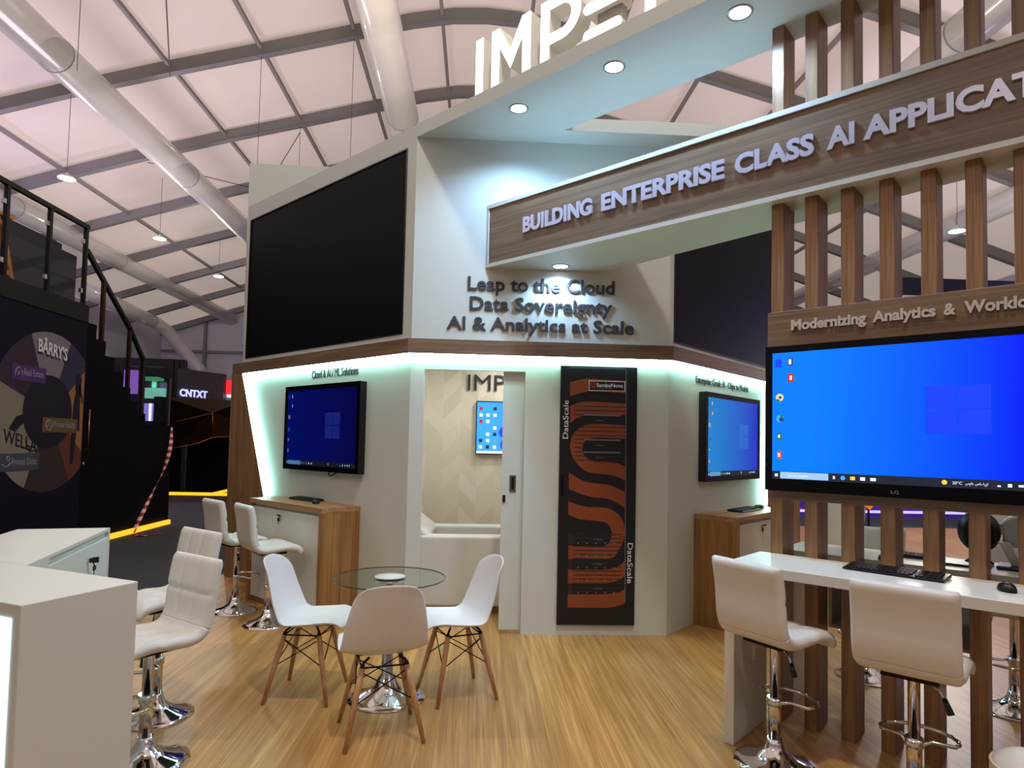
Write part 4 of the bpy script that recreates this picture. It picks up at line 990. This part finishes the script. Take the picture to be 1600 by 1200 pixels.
# door pull on the black wall
BRASS = pbr('brushed_brass', (150, 112, 70), .3, 1.0)
mb = MB(); mb.tube([(XS+.05, 9.89, 1.33), (XS+.05, 9.89, 1.99)], .013, 10); mb.tube([(XS, 9.89, 1.40), (XS+.05, 9.89, 1.40)], .009, 8); mb.tube([(XS, 9.89, 1.92), (XS+.05, 9.89, 1.92)], .009, 8); sc.part('door_pull', mb, BRASS)
mb = MB(); mb.lathe([(.03, 0), (.03, .012), (.001, .012)], (0, 0), 20); mb.v = [(XS+p[2], 9.88+p[0], 1.173+p[1]) for p in mb.v]; sc.part('door_lock', mb, STEEL)
# railing
def rpost(y, z0, z1, w=.05):
    mb = MB(); mb.box(XS-.05, XS, y-w/2, y+w/2, z0, z1); return sc.part('railing_post', mb, BLACKM)
for y in (7.3, 8.12, 8.92, 9.72): rpost(y, 3.5, 4.69)
for y, z0, z1 in ((10.22, 3.07, 4.0), (11.02, 2.41, 3.40)): 
    mb = MB(); mb.box(XS-.05, XS, y-.03, y+.03, z0, z1); sc.part('railing_post', mb, pbr('dark_bronze_%d' % int(y), (64, 44, 34), .3, .6))
mb = MB(); mb.box(XS-.05, XS, 11.46, 11.54, 1.9, 2.95); sc.part('railing_post', mb, MATS['dark_bronze_10'])
mb = MB(); mb.box(XS-.05, XS, 12.44, 12.50, 1.81, 2.70); sc.part('railing_post', mb, STEEL)
mb = MB(); mb.box(XS-.055, XS+.005, 6.0, 9.76, 4.66, 4.72); mb.bar((XS-.025, 9.75, 4.35), (XS-.025, 11.02, 3.40), .055, .065); mb.bar((XS-.025, 11.0, 3.42), (XS-.025, 11.50, 2.93), .055, .06); mb.bar((XS-.025, 11.5, 2.75), (XS-.025, 12.48, 2.70), .04, .045)
sc.part('handrail', mb, BLACKM)
PANE = bpy.data.materials.new('clear_railing_glass'); PANE.use_nodes = True
_nt = PANE.node_tree; _b = _nt.nodes['Principled BSDF']; _o = _nt.nodes['Material Output']
_t = _nt.nodes.new('ShaderNodeBsdfTransparent'); _t.inputs[0].default_value = (.86, .87, .88, 1); _g = _nt.nodes.new('ShaderNodeBsdfGlossy'); _g.inputs['Roughness'].default_value = .03
_m = _nt.nodes.new('ShaderNodeMixShader'); _m.inputs[0].default_value = .03
_nt.links.new(_t.outputs[0], _m.inputs[1]); _nt.links.new(_g.outputs[0], _m.inputs[2]); _nt.links.new(_m.outputs[0], _o.inputs['Surface'])
def pane(pts):
    mb = MB(); mb.prism(pts, XS-.032, XS-.022, 'x'); return sc.part('glass_pane', mb, PANE)
for y0, y1 in ((6.2, 7.26), (7.34, 8.08), (8.16, 8.88), (8.96, 9.66)): pane([(y0, 3.54), (y1, 3.54), (y1, 4.63), (y0, 4.63)])
pane([(10.27, 3.05), (10.97, 2.50), (10.97, 3.36), (10.27, 3.90)]); pane([(11.07, 2.42), (11.45, 2.15), (11.45, 2.92), (11.07, 3.28)]); pane([(11.56, 1.86), (12.43, 1.86), (12.43, 2.66), (11.56, 2.70)])
mb = MB()
for y in (8.08, 8.88, 9.66):
    for z in (3.72, 4.45): mb.box(XS-.045, XS-.005, y-.03, y+.01, z-.03, z+.03)
sc.part('glass_clamps', mb, CHROME)
GOLD = emit('gold_light_strip', (255, 176, 40), 1.3)
mb = MB(); mb.box(XS, XS+.05, 10.2, 12.6, -.045, .035); sc.part('floor_light', mb, GOLD)
# barrier tape
TAPE = bpy.data.materials.new('red_white_tape'); TAPE.use_nodes = True
_nt = TAPE.node_tree; _b = _nt.nodes['Principled BSDF']; _tc = _nt.nodes.new('ShaderNodeTexCoord'); _w = _nt.nodes.new('ShaderNodeTexWave'); _w.bands_direction = 'Z'
_w.inputs['Scale'].default_value = 2.6; _r = _nt.nodes.new('ShaderNodeValToRGB'); _r.color_ramp.interpolation = 'CONSTANT'; _r.color_ramp.elements[0].color = lin((190, 20, 28)); _r.color_ramp.elements[1].position = .5; _r.color_ramp.elements[1].color = lin((226, 222, 220))
_nt.links.new(_tc.outputs['Object'], _w.inputs['Vector']); _nt.links.new(_w.outputs['Fac'], _r.inputs['Fac']); _nt.links.new(_r.outputs['Color'], _b.inputs['Base Color'])
mb = MB()
def tp(u, v):
    y = 12.47-.25*u-.95*u*u; z = 1.82-1.82*u; tw = 5*u; w = .035*(2*v-1)
    return (XS+.06+.03*sin(6*u)+w*sin(tw), y+w*cos(tw)*.8, z-.03)
mb.grid(tp, 50, 2)
mb.grid(lambda u, v: (XS+.10+.45*u, 11.25-.3*sin(3*u)+.05*(2*v-1), -.035+.02*abs(sin(9*u))), 20, 2)
o = solo('barrier_tape', 'red and white striped barrier tape hanging from the landing down to the floor', 'tape', mb, TAPE, base=(XS+.06, 12.47, 0)); m_ = o.modifiers.new('solid', 'SOLIDIFY'); m_.thickness = .002
# dark wall and wooden trestle behind the railing
mb = MB(); mb.prism([(5, -.045), (13.67, -.045), (13.67, 5.31), (13.18, 5.31), (13.18, 5.42), (5, 5.42)], -8.6, -8.4, 'x')
solo('partition_wall', 'dark tall partition standing behind the glass railing of the stair stand', 'partition', mb, pbr('charcoal_wall', (32, 32, 36), .8), base=(-8.5, 9, -.045))
tr = Thing('wooden_trestle', 'orange wooden trestle on the upper deck behind the glass railing', 'trestle', base=(-7.1, 10.1, 3.5))
for a, b in (((-7.2, 9.85, 4.86), (-7.2, 10.28, 3.5)), ((-7.2, 9.85, 4.86), (-7.2, 9.3, 3.5))):
    mb = MB(); mb.bar(a, b, .07, .07); tr.part('leg', mb, PINE)
mb = MB(); mb.bar((-7.2, 9.2, 4.78), (-7.2, 10.12, 4.92), .07, .07); tr.part('top_rail', mb, PINE)
mb = MB(); mb.bar((-7.2, 9.5, 4.0), (-7.2, 10.15, 4.05), .06, .07); tr.part('cross_rail', mb, PINE)

# ================================================================== FAR LEFT BOOTH
fb = Thing('exhibition_booth', 'dark booth with lit lettering beyond the stairs, under the far tent wall', 'booth', base=(-8, 18, -.045))
mb = MB(); mb.box(-10.6, -8.35, 18.0, 18.25, 3.52, 3.74); mb.box(-10.6, -10.4, 18, 18.2, -.045, 3.52); fb.part('header', mb, NAVYD)
mb = MB()
for k in range(3): mb.box(-8.42+k*.14, -8.31+k*.14, 17.9, 18.1, 2.5, 3.72)
fb.part('pilaster', mb, BLACKP)
mb = MB(); mb.prism([(-8.05, 17.6), (-7.35, 18.9), (-7.35, 19.1), (-8.05, 17.8)], 2.63, 3.45); sg = fb.part('sign_panel', mb, pbr('booth_sign_black', (34, 36, 42), .5))
SGN = emit('sign_blue_white', (170, 170, 255), 1.4)
t_ = text_mb('CNTXT', 0, .86, 0, .20, 0, .02, .03); ang = math.atan2(1.3, .7)
t_.v = [(-8.02+cos(ang)*v[0]+sin(ang)*(v[1]+.0)*1.0+.05, 17.58+sin(ang)*v[0]-cos(ang)*(v[1]+.03), 2.70+v[2]) for v in t_.v]
fb.part('sign_lettering', t_, SGN, parent=sg)
mb = MB(); mb.prism([(-10.5, 19.0), (-8.4, 19.0), (-8.4, 19.1), (-10.5, 19.1)], -.045, 3.6); fb.part('back_wall', mb, NAVYD)
PUR = emit('violet_glow', (140, 90, 190), .8); TEAL = emit('teal_glow', (110, 190, 170), .8); PWH = emit('white_violet_glow', (220, 215, 255), 1.6)
GRN = pbr('green_block', (60, 150, 100), .5, emis=(60, 150, 100), es=.6); LAV = pbr('violet_shelf', (110, 100, 160), .5, emis=(130, 118, 200), es=.6)
for x0, x1, z0, z1, m in ((-10.15, -9.78, 2.82, 3.5, PUR), (-9.55, -8.98, 2.70, 3.0, TEAL), (-9.36, -9.24, 2.98, 3.22, GRN), (-9.58, -9.06, 3.2, 3.32, GRN), (-9.55, -8.82, 2.05, 2.55, LAV), (-9.18, -8.86, 2.06, 2.42, PWH)):
    mb = MB(); yy = 18.9 if m is not PWH else 18.84; mb.box(x0, x1, yy, 18.98, z0, z1); fb.part('lit_panel', mb, m)
mb = MB(); mb.box(-9.38, -9.33, 18.84, 18.89, 2.05, 2.55); fb.part('tube_light', mb, PWH)
# bronze faceted sculpture
BRZ = pbr('dark_bronze_gloss', (46, 32, 26), .12, .75)
bz = Thing('bronze_sculpture', 'dark glossy bronze faceted ceiling form beyond the stairs', 'sculpture', base=(-7.4, 17, 1.2))
V = [(-8.0, 16.8, 2.62), (-6.2, 17.4, 2.60), (-5.7, 17.9, 2.3), (-8.0, 16.8, 1.9), (-6.9, 17.1, 2.25), (-6.35, 17.5, 2.05), (-8.0, 16.8, 1.25), (-7.2, 17.0, 1.45), (-6.9, 17.2, 1.62), (-6.3, 17.6, 1.65)]
for k, f_ in enumerate(((0, 1, 4, 3), (1, 2, 5, 4), (3, 4, 8, 7, 6), (4, 5, 9, 8))):
    mb = MB(); mb.quad(*[V[i] for i in f_]); o = bz.part('facet', mb, BRZ); m_ = o.modifiers.new('solid', 'SOLIDIFY'); m_.thickness = .08
mb = MB(); mb.tube([V[6], V[7], V[8], V[9]], .016, 8); mb.tube([V[4], V[8]], .012, 8); mb.tube([V[3], V[4]], .008, 8); bz.part('edge_bead', mb, pbr('polished_copper', (150, 100, 70), .15, 1.0))
mb = MB(); mb.box(-8.2, -8.0, 16.7, 17.9, -.045, 2.62); bz.part('side_pier', mb, BLACKW)
mb = MB(); mb.box(-8.0, -5.2, 18.2, 18.3, -.045, 2.5); bz.part('black_backdrop', mb, BLACKW)
mb = MB(); mb.box(-8.3, -5.6, 16.9, 17.5, -.045, .12); pl_ = bz.part('plinth', mb, pbr('violet_grey_plinth', (78, 70, 92), .5))
mb = MB(); mb.prism([(-8.3, .13), (-6.9, .12), (-6.4, .20), (-6.2, .34), (-6.15, .34), (-6.15, .24), (-6.5, .13), (-5.6, .13), (-5.6, .20), (-6.05, .22), (-6.3, .12)][:8]+[(-6.6, .10), (-8.3, .08)], 16.84, 16.9, 'y'); 
gl = MB(); gl.box(-8.25, -5.9, 16.86, 16.92, .125, .20); gl.prism([(-6.75, .20), (-6.35, .30), (-6.0, .34), (-6.0, .28), (-6.3, .24), (-6.5, .20)], 16.86, 16.92, 'y'); bz.part('gold_light', gl, GOLD)
# red lit sign
RED = emit('red_sign', (238, 36, 48), 1.1)
rs = Thing('red_sign', 'glowing red box sign with a white lower edge beside the wooden fin', 'sign', base=(-6.6, 18.5, 2.85))
mb = MB(); mb.box(-7.44, -5.4, 19.2, 19.6, 2.88, 3.3); rs.part('box', mb, RED)
mb = MB(); mb.box(-7.34, -5.4, 19.15, 19.3, 2.80, 2.875); rs.part('lower_light', mb, PWH)
mb = MB(); mb.box(-6.3, -6.2, 19.3, 19.4, -.045, 2.8); rs.part('pole', mb, BLACKM)
for k in range(2):
    sp = Thing('brass_lamp', f'small brass shaded lamp beside the wooden fin, {["upper", "lower"][k]} of two', 'lamp', base=(-6.35, 17.9, 1.9-.2*k), group='brass shaded lamps')
    mb = MB(); zz = 1.95-.32*k; mb.lathe([(.16, zz), (.14, zz+.10), (.05, zz+.16), (.001, zz+.17)], (-6.3, 17.7), 20); sp.part('shade', mb, BRASS)
    mb = MB(); mb.tube([(-6.3, 17.7, zz+.17), (-6.3, 18.19, zz+.17)], .012, 6); sp.part('arm', mb, BLACKM)
    mb = MB(); mb.lathe([(.13, zz+.005), (.001, zz+.004)], (-6.3, 17.7), 20); sp.part('bulb', mb, emit('warm_bulb_%d' % k, (255, 220, 170), 1.5))

# ================================================================== FAR RIGHT BOOTH (seen between the slats)
pb = Thing('exhibition_booth', 'violet walled booth with a dark header seen between the slats', 'booth', base=(11, 15.8, -.045))
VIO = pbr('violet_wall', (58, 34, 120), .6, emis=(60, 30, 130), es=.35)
mb = MB(); mb.box(7, 17, 15.8, 15.9, -.045, 2.7); pb.part('back_wall', mb, VIO)
mb = MB(); mb.box(7, 17, 15.74, 15.8, .06, .12); pb.part('light_line', mb, emit('violet_white_line', (190, 170, 255), 1.2))
mb = MB(); mb.box(10.6, 20, 15.4, 15.9, 5.55, 6.0); pb.part('header', mb, NAVYD)
for x in (17.5, 19.5): mb = MB(); mb.box(x-.1, x+.1, 15.5, 15.8, -.045, 5.6); pb.part('column', mb, NAVYD)
mb = MB(); mb.box(11.6, 13.4, 14.6, 14.7, -.045, 2.4); pb.part('side_panel', mb, WHITE)
# white lounge chair and orange triangle seen through slats
lc = Thing('lounge_chair', 'white curved lounge chair beyond the slats', 'chair', base=(4.3, 7.4, 0))
mb = MB(); mb.grid(lambda u, v: (4.0+.62*u, 7.25+.28*(2*u-1)**2-.12*v, .35+.72*v-.14*(2*u-1)**4), 16, 10); o = lc.part('shell', mb, LEATHER); m_ = o.modifiers.new('solid', 'SOLIDIFY'); m_.thickness = .06
mb = MB(); mb.box(4.05, 4.57, 7.3, 7.8, .30, .44); bevel(lc.part('seat', mb, LEATHER), .04, 3)
mb = MB(); mb.lathe([(.24, 0), (.24, .01), (.05, .04), (.03, .3)], (4.31, 7.5), 30); lc.part('base', mb, CHROME)
mb = MB(); mb.prism([(5.42, .80), (5.52, .90), (5.42, 1.0), (5.32, .90)], 8.6, 8.62, 'y'); sg = Thing('orange_sign', 'orange diamond sign seen between the slats', 'sign', base=(5.42, 8.6, 0)); sg.part('plate', mb, pbr('orange_plate', (245, 140, 30), .5, emis=(245, 140, 30), es=.3))
mb = MB(); mb.box(5.41, 5.43, 8.62, 8.64, 0, .92); sg.part('post', mb, BLACKM)
mb = MB(); mb.lathe([(.12, 0), (.12, .02)], (5.42, 8.63), 20); sg.part('foot', mb, BLACKM)
# unseen lamps: violet glow of the neighbouring stands, plus added fill light
light('unseen_glow_light', 'POINT', (-20.5, 22, 7.5), 1100, (.50, .34, 1.0), .5)
light('unseen_glow_light', 'POINT', (8.5, 11.5, 3.0), 130, (1, .92, .85), .4)  # added fill that brightens the floor beyond the slats
light('unseen_glow_light', 'POINT', (14, 15, 5.2), 160, (.5, .35, 1.0), .4)
light('unseen_glow_light', 'AREA', (-9.3, 18.5, 3.2), 12, (.7, .7, 1), .3)
for x, y, z, w, c in ((.3, 13, 3.5, 1300, (1, .90, .80)), (-11, 24, 4.5, 700, (.95, .84, .95)), (13, 21, 5, 600, (.86, .78, 1)), (-16, 8, 4, 600, (.95, .82, .90)), (3, -9, 4.5, 1300, (1, .93, .86))):
    o = light('fill_uplight', 'AREA', (x, y, z), w, c, 2.2); o.rotation_euler = (pi, 0, 0)  # added upward fill, brightens roof, ducts and rafters from below
